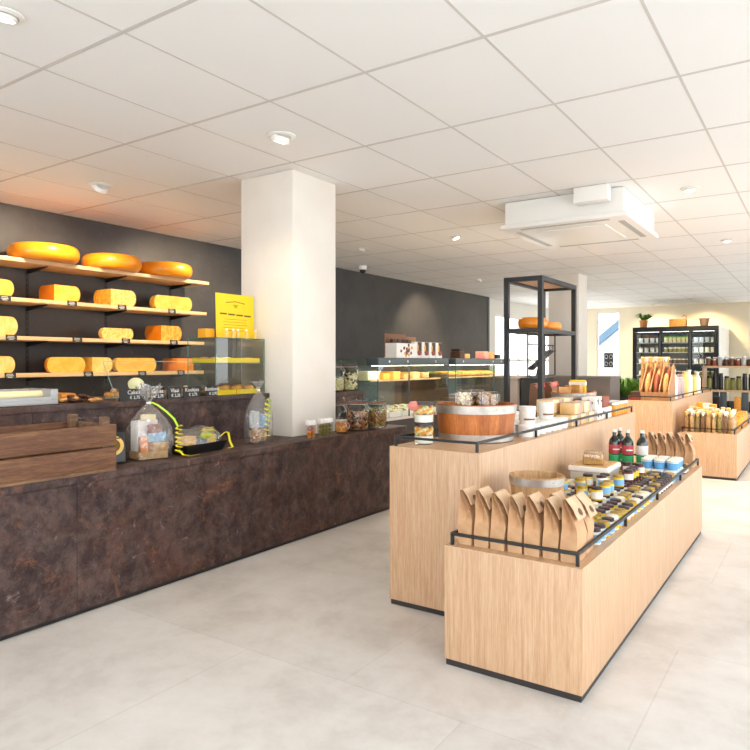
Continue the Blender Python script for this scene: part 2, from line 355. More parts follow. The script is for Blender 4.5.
# ------------------------------------------------------------------ daylight and lamps
W = bpy.data.worlds.new('World'); SC.world = W; W.use_nodes = True
nt = W.node_tree; bg = nt.nodes['Background']
bg.inputs[0].default_value = (.90, .955, 1, 1); bg.inputs[1].default_value = 5.0
def portal(loc, rot, sx_, sy_):
    l = bpy.data.lights.new('daylight_portal', 'AREA'); l.shape = 'RECTANGLE'; l.size = sx_; l.size_y = sy_; l.cycles.is_portal = True
    o = bpy.data.objects.new('daylight_portal', l); COL.objects.link(o); o.location = loc; o.rotation_euler = rot
for p, q, a, b in ropen: portal((XR + .16, (p + q) / 2, (a + b) / 2), (0, pi / 2, 0), b - a, q - p)
for p, q, a, b in fopen: portal(((p + q) / 2, Y0 - .16, (a + b) / 2), (pi / 2, 0, 0), q - p, b - a)
portal((XL - .18, 18.5, 1.5), (0, -pi / 2, 0), 2.47, 4.35)
portal((-5.56, Y1 + .16, 2.0), (-pi / 2, 0, 0), .72, 2.0)
portal((-1.1, Y1 + .16, 2.0), (-pi / 2, 0, 0), 1.2, 2.0)

def lamp(loc, label, tilt=(0, 0), watts=60, puck=False, warm=(1, .79, .56), cone=110):
    o = T('ceiling_spotlight', label, 'ceiling light', (loc[0], loc[1], CZ), 'spotlights in the ceiling')
    h = .045 if puck else .02; hr = 1.3 if puck else 1
    P(o, 'trim_ring', MB().lathe([(.058 * hr, 0), (.085 * hr, 0), (.085 * hr, -.006), (.062 * hr, -.012), (.055 * hr, -.004)], 24), m_wp)
    rot = Matrix.Rotation(tilt[0], 4, 'X') @ Matrix.Rotation(tilt[1], 4, 'Y')
    P(o, 'lamp_head', MB().lathe([(.02, 0), (.052 * hr, -.004), (.056 * hr, -h), (.046, -h - .003), (.044, -h + .012)], 24, mat=rot), m_wp)
    P(o, 'lens', MB().lathe([(0, -h + .006), (.045, -h + .004)], 24, mat=rot), m_lamp)
    l = bpy.data.lights.new('spot', 'SPOT'); l.energy = watts; l.color = warm; l.spot_size = radians(cone); l.spot_blend = .6; l.shadow_soft_size = .045
    s = bpy.data.objects.new('spot', l); COL.objects.link(s); s.parent = o; s.matrix_local = rot @ Matrix.Translation((0, 0, -h - .03))
    return o
lamp((-3.306, 3.648), 'white ceiling spotlight just before the pillar above the long counter', (0, .35), 40, True)
lamp((-5.629, 3.711), 'white ceiling spotlight above the cheese shelves, its head swung to the wall', (0, .75), 190, True)
lamp((-5.6, 7.957), 'round ceiling spotlight next to the dome camera, lighting the dark wall', (0, .85), 260, cone=75)
lamp((-4.053, 7.918), 'round ceiling spotlight between the dome camera and the air conditioner', (0, -.35), 260)
lamp((-2.9, 8.6), 'added spotlight above the black rack, unseen behind the air conditioner, to brighten the ceiling', (0, 0), 260)  # lamp added out of sight; its bounce lifts the mid ceiling
lamp((-2.2, 9.0), 'added spotlight above the slanted crate, unseen behind the air conditioner, to brighten the ceiling', (0, 0), 200)  # another unseen lamp, added for more bounce light overhead
lamp((-4.6, 13.9), 'added ceiling spotlight unseen behind the second pillar', (0, 0), 260)  # unseen lamp added to light the far middle of the room
lamp((-1.054, 6.959), 'bright round ceiling spotlight beside the air conditioner', (0, 0), 120)
lamp((-1.081, 10.193), 'round ceiling spotlight above the bagged goods island beyond the air conditioner', (0, 0), 120)
lamp((-5.715, 12.22), 'round ceiling spotlight over the end of the dark wall', (0, .85), 240, cone=75)
lamp((-2.66, 18.16), 'small ceiling spotlight in front of the drinks cooler', (.5, 0), 160, warm=(1, .76, .42))
lamp((-4.0, 20.2), 'small ceiling spotlight above the potted plant on the cooler', (.5, 0), 130, warm=(1, .76, .42))
lamp((-2.75, 20.2), 'small ceiling spotlight above the basket on the cooler', (.5, 0), 130, warm=(1, .76, .42))
lamp((-3.249, 1.632), 'round ceiling spotlight cut by the upper edge of the photo', (0, .2), 50)
lamp((-5.6, 5.9), 'ceiling spotlight hidden behind the pillar, lighting the end of the cheese shelves', (0, .75), 190, True)
for lx, ly, t in ((-5.63, 1.6, .55), (-5.63, -.6, .5)):  # unseen lamps added to warm the shelf wall and ceiling
    lamp((lx, ly), 'added ceiling spotlight beside the cheese shelves outside the photo, %s' % ('nearer the crate' if ly > 0 else 'by the shop window'), (0, t + .2), 190, True)
o = T('dome_camera', 'small white dome security camera on the ceiling with dark lens', 'security camera', (-6.62, 9.4, CZ))
P(o, 'housing', MB().lathe([(.07, 0), (.07, -.05), (.06, -.07)], 20), m_wp); P(o, 'dome', MB().lathe([(.058, -.07), (.056, -.095), (.04, -.12), (.015, -.132), (0, -.134)], 20), m_blackp)
# air conditioner
o = T('air_conditioner', 'white ceiling cassette air conditioner with slim vents', 'air conditioner', (-2.16, 7.2, CZ))
P(o, 'body', MB().box(-.6, .6, -.69, .69, -.235, 0, 0, .012), m_wp)
P(o, 'cover', MB().box(-.64, .64, -.73, .73, -.285, -.235, 0, .015).box(-.36, .36, -.42, .42, -.295, -.285, 0, .004), m_wp)
for a, b_, c_, d_ in ((-.56, -.5, -.5, .5), (.5, .56, -.5, .5)): P(o, 'vent', MB().box(a, b_, c_, d_, -.287, -.2845), m_ltgrey)
for a, b_, c_, d_ in ((-.45, .45, -.65, -.59), (-.45, .45, .59, .65)): P(o, 'vent', MB().box(a, b_, c_, d_, -.287, -.2845), m_ltgrey)
T1('junction_box', MB().box(-.16, .16, -.07, .07, -.145, 0, 0, .008), m_wp, 'small white box on the ceiling against the air conditioner', 'junction box', (-1.82, 6.385, CZ))

# ------------------------------------------------------------------ counters
o = T('service_counter', 'long low service counter clad in dark rust brown stone', 'counter', (-3.8, 0, 0))
P(o, 'worktop', MB().box(-.252, .31, -.8, 4.327, .755, .80, 0, .004).box(-.252, .31, 4.943, 5.74, .755, .80, 0, .004).box(.013, .31, 4.327, 4.943, .755, .80), m_stone)
seams = [-.8, .55, 2.16, 3.77, 5.74]
for a, b_ in zip(seams, seams[1:]): P(o, 'cladding_panel', MB().box(.26, .295, a + .0015, b_ - .0015, .03, .752), m_stone)
P(o, 'carcass', MB().box(.02, .26, -.79, 5.73, .03, .755), m_black)
P(o, 'plinth', MB().box(.03, .27, -.79, 5.73, 0, .03), m_black)
o = T('display_counter', 'taller dark stone display counter behind the long low counter', 'counter', (-4.35, 0, 0))
P(o, 'worktop', MB().box(-.45, .30, -.8, 4.32, 1.13, 1.17, 0, .003), m_stone)
for a, b_ in zip([-.8, .7, 2.21, 3.70, 4.32], [.7, 2.21, 3.70, 4.32]): P(o, 'cladding_panel', MB().box(.24, .285, a + .0015, b_ - .0015, .06, 1.128), m_stone)
P(o, 'carcass', MB().box(-.40, .24, -.79, 4.31, 0, 1.13), m_black)
o = T('jar_counter', 'short dark stone counter holding glass jars behind the pillar', 'counter', (-4.35, 5.375, 0))
P(o, 'worktop', MB().box(-.3, .30, -.42, .42, 1.10, 1.14, 0, .003), m_stone); P(o, 'carcass', MB().box(-.28, .285, -.41, .41, 0, 1.10), m_stone)
o = T('service_desk', 'grey brown service desk at the end of the glass showcases', 'desk', (-4.2, 9.95, 0))
P(o, 'body', MB().box(-.35, .35, -.42, .42, 0, 1.18), m_taupe); P(o, 'desk_top', MB().box(-.37, .37, -.44, .44, 1.18, 1.22, 0, .004), m_taupe)
o = T('cash_desk', 'taupe cash desk in front of the second pillar', 'desk', (-3.54, 11.8, 0))
P(o, 'body', MB().box(-.6, .57, -.32, .32, 0, 1.16), m_taupe); P(o, 'desk_top', MB().box(-.62, .59, -.34, .34, 1.16, 1.19, 0, .004), m_taupe)

# ------------------------------------------------------------------ islands
def island(name, label, x0, x1, y0, y1, h, posts_y, posts_x=(), rh=.06):
    o = T(name, label, 'display island', ((x0 + x1) / 2, (y0 + y1) / 2, 0)); a = (x1 - x0) / 2; b_ = (y1 - y0) / 2
    P(o, 'body', MB().box(-a, a, -b_, b_, .03, h - .004, 0, .002), m_oak)
    P(o, 'board', MB().box(-a, a, -b_, b_, h - .004, h, 0), m_oaktop)
    P(o, 'plinth', MB().box(-a + .006, a - .006, -b_ + .006, b_ - .006, 0, .03), m_plinth)
    i = .028; t = .007; X, Y = a - i, b_ - i
    r = P(o, 'rail', MB().box(-X - t, X + t, -Y - t, -Y + t, h + rh - .014, h + rh).box(-X - t, X + t, Y - t, Y + t, h + rh - .014, h + rh).box(-X - t, -X + t, -Y + t, Y - t, h + rh - .014, h + rh).box(X - t, X + t, -Y + t, Y - t, h + rh - .014, h + rh), m_black)
    pts = [(-X, -Y), (X, -Y), (-X, Y), (X, Y)] + [(s_ * X, q) for q in posts_y for s_ in (-1, 1)] + [(q, s_ * Y) for q in posts_x for s_ in (-1, 1)]
    for px, py in pts: P(r, 'post', MB().box(px - t, px + t, py - t, py + t, h, h + rh - .014), m_black)
    return o
island('display_island', 'low oak display island with kraft bags and mustard jars inside a black rail', -1.50, -.842, 2.81, 6.177, .57, (-.82, 0, .82))
island('display_island', 'tall oak display island carrying the big stave tub and cheeses', -2.148, -1.56, 3.33, 6.97, .943, (-.88, 0, .88))
island('display_island', 'low oak island packed with rows of small gold-topped bags', -1.50, -.858, 9.10, 12.7, .56, (-.9, 0, .9))
island('display_island', 'tall oak island carrying the slanted wooden bottle crate', -2.15, -1.57, 9.03, 12.7, .943, (-.9, 0, .9))

# ------------------------------------------------------------------ cheese wall
XF = -6.65
shelf_z = [2.49, 2.09, 1.705, 1.33]; shelf_y = [5.95, 5.91, 5.87, 5.86]; sn = ['top', 'second', 'third', 'lowest']
for i, (z, ye) in enumerate(zip(shelf_z, shelf_y)):
    o = T('wall_shelf', '%s pale wood board of the cheese shelves on the dark wall' % sn[i], 'shelf', (-6.895, (1.2 + ye) / 2, z - .04), 'cheese shelf boards')
    L = (ye - 1.2) / 2
    P(o, 'board', MB().box(-.238, .245, -L, L, 0, .04, 0, .003), m_shelf)
    for yy in (1.92, 2.87, 3.82, 4.77, 5.72): P(o, 'bracket', MB().prism([(-.236, -.055), (-.236, 0), (.16, 0), (.16, -.008)], -.008, .008, 0, Matrix.Translation((0, yy - (1.2 + ye) / 2, -.001)) @ Matrix.Rotation(pi / 2, 4, 'X')), m_black)
for k, yy in enumerate((3.82, 4.77, 5.72)):
    f = MB().box(0, .004, -.016, .016, 1.19, 2.62)
    for j in range(24): f.box(.004, .0045, -.003, .003, 1.22 + j * .06, 1.235 + j * .06, 1)
    T1('shelf_upright', f, [m_black, m_grey], 'slotted black wall rail behind the cheese shelves, %s from the counter side window' % ORD[k], 'shelf rail', (XL + .0005, yy, 0), 'shelf rails')

def wheel(name, r, h, mats, label, loc, group=None, a0=0, a1=2 * pi, rz=0, holes=0, prof=None):
    """wheel or sector of cheese: rounded rind, flat cut faces"""
    e = min(h * .36, r * .35)
    pr = [(0, 0), (r - e, 0)] + [(r - e + e * sin(t), h / 2 - (h / 2) * cos(t)) for t in [pi * k / 10 for k in range(1, 10)]] + [(r - e, h), (0, h)]
    mb = MB(); full = a1 - a0 > 6.2
    mb.lathe(pr, 40 if full else max(8, int(40 * (a1 - a0) / 6.28)), 0, a0=a0, a1=a1, cap=False)
    o = T(name, label, 'cheese', loc, group, rz)
    P(o, 'rind', mb, mats[0])
    if not full:
        c = MB()
        for a in (a0, a1):
            d = .0008 * (1 if a == a1 else -1); ox_, oy_ = -sin(a) * d, cos(a) * d
            vs = [(q * cos(a) + ox_, q * sin(a) + oy_, z) for q, z in pr[1:-1]] + [(ox_, oy_, h), (ox_, oy_, 0)]
            f = tuple(range(len(vs))); c.add(vs, [f if a == a0 else tuple(reversed(f))], 0 if a == a0 else 1)
        P(o, 'cut_face', c, [mats[1], mats[2] if len(mats) > 2 else mats[1]])
    return o
G1 = 'whole cheese wheels on the top shelf'
for y, r, lb in ((3.80, .345, 'whole orange waxed cheese wheel on the top shelf, widest of the three'), (4.60, .325, 'whole orange waxed cheese wheel in the middle of the top shelf'), (5.345, .325, 'whole orange waxed cheese wheel at the pillar end of the top shelf')):
    wheel('round_cheese', r, .165, [m_wax], lb, (-6.765, y, 2.49), G1)
# sectors: angle pi/2 = along the shelf away from the camera, pi = into the shelf
HF = (pi / 2, 3 * pi / 2); QT = (pi / 2, pi)
def half(y, r, h, z, mats, lb, nm='half_cheese'): return wheel(nm, r * .9, h, mats, lb, (-6.70, y - .07, z), 'cut cheeses on the wall shelves', *HF)
def quart(y, r, h, z, mats, lb): return wheel('cheese_wedge', r * .9, h, mats, lb, (-6.70, y - .03, z), 'cut cheeses on the wall shelves', *QT)
half(3.28, .27, .17, 2.09, [m_rind, m_ch, m_ch], 'yellow half cheese on the second shelf cut by the photo edge')
quart(3.90, .33, .17, 2.09, [m_ch, m_ch, m_waxo], 'yellow cheese quarter with orange side on the second shelf')
quart(4.57, .37, .185, 2.09, [m_chh, m_chh, m_chd], 'speckled herb cheese quarter on the second shelf')
half(5.49, .32, .17, 2.09, [m_ch, m_ch, m_ch], 'smooth yellow half cheese at the end of the second shelf')
half(3.30, .29, .19, 1.705, [m_chp, m_chp, m_chp], 'rough pale yellow half cheese on the third shelf cut by the photo edge')
half(4.70, .23, .125, 1.705, [m_chh, m_chh, m_chh], 'low speckled half cheese on the third shelf')
quart(5.26, .35, .185, 1.705, [m_chd, m_chd, m_waxo], 'dark yellow holed cheese quarter on the third shelf')
half(3.30, .26, .17, 1.33, [m_chp, m_chp, m_chp], 'pale half cheese on the lowest shelf cut by the photo edge')
half(4.08, .24, .165, 1.33, [m_wax, m_ch, m_ch], 'orange rimmed half cheese on the lowest shelf beside a wrapped wedge')
quart(4.34, .28, .165, 1.33, [m_chp, m_chp, m_ch], 'pale cheese wedge touching the orange rimmed half cheese')
half(4.95, .31, .16, 1.33, [m_ch, m_ch, m_ch], 'long yellow half cheese behind the glass cake guard')
T1('cheese_block', MB().box(-.28, 0, 0, .27, 0, .16, 0, .012), m_waxo, 'square orange cheese block at the end of the lowest shelf', 'cheese', (-6.69, 5.46, 1.33), 'cut cheeses on the wall shelves')
def make_tag():
    o = T('price_tag', None, 'price tag'); tl = Matrix.Rotation(-.12, 4, 'Y')
    P(o, 'card', MB().box(.0, .004, -.055, .055, -.03, .028, 0, 0, tl), m_board); P(o, 'clip', MB().box(-.03, .003, -.012, .012, .0185, .021), m_black)
    f = MB()
    for zz, w in ((.012, .036), (-.004, .042), (-.018, .028)): f.box(.0042, .0048, -w, w * .7, zz - .003, zz + .003, 0, 0, tl)
    P(o, 'price_print', f, m_tagw); return o
tag = Kind(make_tag)
for z, ys, s_ in ((2.09, (3.34, 4.04, 4.65, 5.35), 'second'), (1.705, (3.40, 4.10, 4.70, 5.38), 'third'), (1.33, (3.39, 4.23, 4.92, 5.49), 'lowest')):
    for k, y in enumerate(ys): tag((XF + .0035, y, z - .018), 'black price tag on the edge of the %s cheese shelf, %s from the photo edge' % (s_, ORD[k]), 'price tags on the cheese shelves')

# ------------------------------------------------------------------ on the tall stone counter
ZB = 1.17
o = T('wrapping_machine', 'silver metal cheese wrapping machine with a pale slot', 'machine', (-4.32, 1.85, ZB))
P(o, 'housing', MB().box(-.17, .17, -.58, .575, 0, .028, 0, .004).box(-.17, .17, -.58, -.53, .028, .095).box(-.17, .17, .525, .575, .028, .098, 0, .003).box(-.17, -.08, -.53, .525, .028, .095).box(.158, .17, -.53, .525, .028, .05), m_case)
P(o, 'roller', MB().tube([(.05, -.53, .062), (.05, .525, .062)], .028, 14), m_coat)
wheel('cheese_wedge', .2, .05, [m_waxo, m_ch, m_ch], 'flat orange cheese piece behind the wrapping machine', (-4.55, 2.57, ZB), None, 0, pi)
h = MB()
for k in range(46): a = R.random() * 6.28; q = R.random() ** .5; h.ball((.09 * q * cos(a), .15 * q * sin(a), .012 + .05 * (1 - q) * R.random()), (.026, .026, .014), R.randint(0, 1), 7, 4, .3)
T1('biscuit_heap', h, [m_nut, m_choc], 'low heap of brown biscuits on the tall counter before the glass guard', 'biscuits', (-4.25, 2.63, ZB), kind='stuff')
o = T('cake_guard', 'slanted glass guard in front of the cakes on the counter', 'glass guard', (-4.1, 3.26, ZB))
P(o, 'pane', MB().add([(0.01, -.44, .0), (.01, .44, .0), (-.16, .44, .277), (-.16, -.44, .277), (.016, -.44, .003), (.016, .44, .003), (-.154, .44, .281), (-.154, -.44, .281)], [(3, 2, 1, 0), (4, 5, 6, 7), (0, 1, 5, 4), (1, 2, 6, 5), (2, 3, 7, 6), (3, 0, 4, 7)]), m_glass)
P(o, 'pane_edge', MB().bar((.013, -.44, 0), (-.157, -.44, .279), .003, .004).bar((-.157, -.44, .279), (-.157, .44, .279), .004, .004), m_gpale)
for s_ in (-.43, .43): P(o, 'glass_end', MB().prism([(.0, 0), (-.158, .268), (-.158, 0)], -.003, .003, 0, Matrix.Translation((0, s_, .001)) @ Matrix.Rotation(pi / 2, 4, 'X')), m_glass)
def mound(name, c, r, mat, label, cat, loc, n=1, kind=None, mats=None):
    f = MB()
    for k in range(n):
        a = 2.4 * k; q = (k / n) ** .5 if n > 1 else 0
        f.ball((c[0] * q * cos(a), c[1] * q * sin(a), r[2] * (.9 + .9 * (1 - q) * (n > 6))), r, R.randint(0, len(mats) - 1) if mats else 0, 9, 5, .12)
    return T1(name, f, mats or mat, label, cat, loc, kind=kind)
o = T('cream_cake', 'round pale cream cake with a ball top behind the glass guard', 'cake', (-4.36, 3.17, ZB))
P(o, 'cake_plate', MB().lathe([(0, 0), (.1, .0), (.11, .012), (.0, .012)], 24), m_wp); P(o, 'cake_body', MB().lathe([(0, .012), (.09, .012), (.095, .03), (.085, .06), (.03, .07), (0, .07)], 22), m_cream); P(o, 'ball_topping', MB().ball((0, 0, .105), (.06, .06, .05), 0, 14, 8, .05), m_cream)
for k, (y, mt, lb) in enumerate(((2.98, [m_nut, m_bun], 'flat plate of nut biscuits at the start of the glass guard'), (3.37, [m_pink, m_nut], 'plate of pink brown pastries beside the cream cake'), (3.51, [m_choc, m_redbrn], 'heap of dark chocolate pastries behind the price boards'), (3.65, [m_cream, m_bun], 'plate of cream topped pastries next to the glass case'))):
    o = T('pastry_plate', lb, 'pastries', (-4.36, y, ZB)); P(o, 'plate', MB().lathe([(0, 0), (.06, 0), (.075, .01), (0, .01)], 18), m_wp)
    for q in range(7):
        a = q * 2 * pi / 6; rr = .045 if q < 6 else 0; P(o, 'pastry', MB().ball((rr * cos(a), rr * sin(a), .03 + (.03 if q == 6 else 0)), (.025, .025, .02), q % 2, 9, 5, .15), mt)
for k, (y, w, t1, t2) in enumerate(((2.93, .115, 'Cakes', '€ 2,75'), (3.135, .06, 'Cakes', '€ 2,75'), (3.29, .065, 'Vlaai', '€ 2,25'), (3.455, .085, 'Koekjes', '€ 2,75'), (3.66, .055, 'Bonbons', '€ 2,95'))):
    o = T('chalk_price_board', 'small black chalk price board in front of the cakes, %s from the wooden crate' % ORD[k], 'price board', (-4.058, y, ZB), 'chalk price boards')
    P(o, 'board', MB().box(-.004, .004, -w, w, 0, .085), m_board)
    text(t1, .042, m_chalk, o, 'chalk_writing', facing((1, 0, 0), (.0045, 0, .046))); text(t2, .032, m_chalk, o, 'chalk_writing', facing((1, 0, 0), (.0045, .01, .012)))
# glass cake case
gx0, gx1, gy0, gy1, gh = -4.44, -4.10, 3.74, 4.305, .475
o = T('glass_cake_case', 'small glass display case with yellow trays beside the pillar', 'display case', ((gx0 + gx1) / 2, (gy0 + gy1) / 2, ZB))
a, b_ = (gx1 - gx0) / 2, (gy1 - gy0) / 2; t = .006
P(o, 'glass_pane', MB().box(a - t, a, -b_ + t, b_ - t, .0, gh - t), m_glass); P(o, 'glass_pane', MB().box(-a, a, -b_, -b_ + t, 0, gh - t), m_glass); P(o, 'glass_pane', MB().box(-a, a, b_ - t, b_, 0, gh - t), m_glass); P(o, 'glass_lid', MB().box(-a, a, -b_, b_, gh - t, gh), m_glass)
P(o, 'glass_shelf', MB().box(-a + t, a - t - .002, -b_ + t, b_ - t, .262, .268), m_glass)
e = MB()
for sx_, sy_ in ((a, -b_), (a, b_), (-a, -b_), (-a, b_)): e.bar((sx_, sy_, 0), (sx_, sy_, gh), .005)
for z in (gh, .265):
    e.bar((a, -b_, z), (a, b_, z), .005); e.bar((-a, -b_, z), (a, -b_, z), .005); e.bar((-a, b_, z), (a, b_, z), .005); e.bar((-a, -b_, z), (-a, b_, z), .005)
P(o, 'glass_edge', e, m_gedge)
cx = (gx0 + gx1) / 2
def tray(y, hw, z, lb, kind_):
    o = T('cake_tray', lb + ' tray inside the glass case', 'tray', (cx, y, z), 'yellow trays in the glass case')
    P(o, 'tray_bottom', MB().box(-.14, .14, -hw, hw, 0, .008), m_yel); P(o, 'tray_rim', MB().box(.132, .14, -hw, hw, .008, .04).box(-.14, -.132, -hw, hw, .008, .04).box(-.132, .132, -hw, -hw + .008, .008, .03).box(-.132, .132, hw - .008, hw, .008, .03), m_yel)
    for q in range(4 if hw < .2 else 8):
        n_ = 2 if hw < .2 else 4; yy = -hw + .066 + (q % n_) * (2 * hw - .132) / max(1, n_ - 1); xx = .065 - (q // n_) * .13
        f = MB().ball((0, 0, .034 if kind_ == 0 else .02), (.055, .052, .034 if kind_ == 0 else .02), 0 if kind_ == 0 else (0, 1, 2, 0)[q % 4], 12, 6, .06)
        T1('bun' if kind_ == 0 else 'pastry', f, [m_bun, m_cream, m_choc], '%s bun on the %s, %s row, %s from the pillar' % ('golden' if kind_ == 0 else 'flat', lb + ' tray', 'front' if q < n_ else 'rear', ORD[n_ - 1 - q % n_]), 'bun', (cx + xx, y + yy, z + .0085), 'buns in the glass case')
tray(3.88, .115, ZB + .0005, 'lower crate-side yellow', 0); tray(4.145, .14, ZB + .0005, 'lower pillar-side yellow', 0); tray(4.02, .26, ZB + .2685, 'wide upper yellow', 1)
ZC = ZB + gh
o = T('yellow_poster', 'square yellow poster with dark print standing on the glass case', 'poster', (-4.225, 4.085, ZC)); tl = Matrix.Rotation(-.03, 4, 'Y')
P(o, 'sheet', MB().box(-.003, .003, -.225, .222, 0, .385, 0, 0, tl), m_yel)
f = MB()
def strip(y0_, y1_, z0_, z1_): f.box(.0032, .0036, y0_, y1_, z0_, z1_, 0, 0, tl)
for k in range(9): strip(-.11 + k * .025, -.11 + k * .025 + .019, .318 - .012 * abs(k - 4) / 4, .327 - .012 * abs(k - 4) / 4)
for k in range(4): strip(-.03 + .006 * k, .03 - .006 * k, .29 - k * .008, .294 - k * .008)
for k in range(4): strip(-.185 + k * .095, -.185 + k * .095 + .082, .205 - .003 * k, .219 - .003 * k)
for k, (p, q) in enumerate(((-.13, .13), (-.15, .12), (-.14, .14), (-.15, .1), (-.1, .1))): strip(p, q, .165 - k * .024, .168 - k * .024)
P(o, 'poster_print', f, m_ink)
T1('cheese_block', MB().box(-.05, .05, -.05, .05, 0, .08, 0, .006), m_yelo, 'small orange yellow block on the glass case beside the poster', 'cheese', (-4.31, 3.825, ZC))
def make_vial():
    o = T('sauce_bottle', None, 'bottle'); P(o, 'bottle_body', MB().lathe([(0, 0), (.016, 0), (.017, .045), (.009, .058), (.009, .066)], 12), m_chp); P(o, 'cap', MB().lathe([(0, .066), (.011, .066), (.011, .08), (0, .08)], 12), m_wp); return o
vial = Kind(make_vial)
for k, y in enumerate((3.90, 3.975, 4.03, 4.13, 4.24)): vial((-4.145, y, ZC), 'tiny pale bottle on the glass case before the yellow poster, %s from the orange block' % ORD[k], 'tiny bottles on the glass case')

# ------------------------------------------------------------------ on the low stone counter
ZS = .80
o = T('wooden_crate', 'old brown slatted wooden crate on the stone counter', 'crate', (-3.69, 1.75, ZS))
def crate_side(x0, x1):
    P(o, 'side_board', MB().box(x0, x1, -.65, .65, .018, .14, 0, .004), m_crate); P(o, 'side_board', MB().box(x0, x1, -.65, .65, .152, .275, 0, .004), m_crate)
crate_side(.185, .205); crate_side(-.205, -.185)
for s_ in (-1, 1):
    for z0_, z1_ in ((.018, .085), (.09, .15), (.156, .215), (.22, .275)): P(o, 'end_board', MB().box(-.185, .185, s_ * .632 - .012, s_ * .632 + .012, z0_, z1_, 0, .003), m_crate2)
    for t in (-1, 1): P(o, 'corner_post', MB().box(t * .165 - .02, t * .165 + .02, s_ * .595 - .025, s_ * .595 + .025, .018, .322, 0, .006), m_crate2)
P(o, 'bottom_board', MB().box(-.205, .205, -.65, .65, 0, .018, 0, .003), m_crate2)
o = T('coaster_packet', 'black packet with a round pale yellow print between crate and gift bag', 'packet', (-3.71, 2.535, ZS), rz=-.35); tl = Matrix.Rotation(-.2, 4, 'Y')
P(o, 'packet_body', MB().box(-.02, .02, -.075, .07, .008, .20, 0, .004, tl), m_blackp); P(o, 'printed_disc', MB().lathe([(0, 0), (.062, 0), (.062, .002), (0, .002)], 28, 0, mat=tl @ Matrix.Translation((.0205, 0, .115)) @ Matrix.Rotation(pi / 2, 4, 'Y')), m_chp)
P(o, 'disc_print', MB().lathe([(.03, 0), (.04, 0), (.04, .003), (.03, .003)], 20, 0, mat=tl @ Matrix.Translation((.0205, 0, .115)) @ Matrix.Rotation(pi / 2, 4, 'Y')).box(.0235, .0245, -.04, .04, .155, .165, 0, 0, tl), m_ink)

def ribbon(o, pts, name='ribbon', mat=None, w=.012):
    f = MB(); vs = []; fs = []
    for p in pts: vs += [(p[0], p[1] - w / 2, p[2]), (p[0] + .004, p[1] + w / 2, p[2] + .004)]
    for i in range(len(pts) - 1): fs.append((2 * i, 2 * i + 1, 2 * i + 3, 2 * i + 2))
    n = len(vs); vs += [(x - .0015, y, z + .0015) for x, y, z in vs]; fs += [tuple(reversed([a + n for a in q])) for q in fs]
    P(o, name, MB().add(vs, fs), mat or m_ribbon)
def cello_bag(label, loc, rx, ry, hn, htop, rz=0, seed=1):
    rr = random.Random(seed); o = T('gift_bag', label, 'gift bag', loc, 'cellophane gift bags on the counter', rz)
    n = 36; lv = [(0, .94, 0), (.03, .99, .004), (.3, 1.03, .02), (.52, .98, .05), (.70, .74, .10), (.85, .42, .2), (.95, .18, .3), (1.0, .085, .3), (1.03, .10, .3)]
    vs = []; fs = []; ph = [rr.random() * 6.28 for _ in range(8)]
    tops = [(1.09, .24, .5), (1.17, .40, .6), (htop / hn, .52, .6)]
    for z, s_, wv in lv + tops:
        for k in range(n):
            a = 2 * pi * k / n; w = 1 + wv * (.5 * sin(5 * a + ph[0] + z * 3) + .35 * sin(9 * a + ph[1]) + .25 * sin(13 * a + ph[2] - z * 5)) * .55
            ex = abs(cos(a)) ** .75 * (1 if cos(a) > 0 else -1); ey = abs(sin(a)) ** .75 * (1 if sin(a) > 0 else -1)
            vs.append((rx * s_ * w * ex, ry * s_ * w * ey, z * hn + .002 + (.03 * hn * sin(3 * a + ph[3]) if z > 1.2 else 0)))
    N = len(lv) + len(tops)
    for i in range(N - 1):
        for k in range(n): fs.append((i * n + k, i * n + (k + 1) % n, (i + 1) * n + (k + 1) % n, (i + 1) * n + k))
    P(o, 'cellophane', MB().add(vs, fs), m_cello)
    P(o, 'tie', MB().lathe([(rx * .12, hn * .985), (rx * .15, hn), (rx * .12, hn * 1.02)], 14), m_wp)
    return o
def curl(x, y, z0, z1, n, r, ph=0, dx=.0): return [(x + r * cos(1.7 * k + ph) * .6 + dx * k / n, y + r * sin(1.7 * k + ph), z0 + (z1 - z0) * k / n) for k in range(n + 1)]
GB = (-3.74, 2.82, ZS)
o = cello_bag('cellophane gift bag of treats with a yellow ribbon beside the wooden crate', GB, .12, .15, .37, .49, -.2, 3)
ribbon(o, [(.03, .0, .375), (.045, .04, .355), (.07, .09, .31), (.10, .13, .26), (.125, .145, .21)], mat=m_ribg, w=.012); ribbon(o, curl(.13, .15, .22, .03, 24, .025)); ribbon(o, [(.13, .15, .05), (.15, .17, .02), (.15, .22, .008), (.13, .27, .006), (.12, .31, .006)])
def thing_box(name, label, cat, loc, s_, mats, rz=0, group=None, b=.004):
    return T1(name, MB().box(-s_[0] / 2, s_[0] / 2, -s_[1] / 2, s_[1] / 2, 0, s_[2], 0, b), mats, label, cat, loc, group, rz)
gz = ZS + .004
thing_box('wooden_tray', 'flat tan tray in the bottom of the crate-side gift bag', 'tray', (GB[0], GB[1], gz), (.15, .20, .05), m_bread, -.2)
IN = 'treats inside the crate-side gift bag'
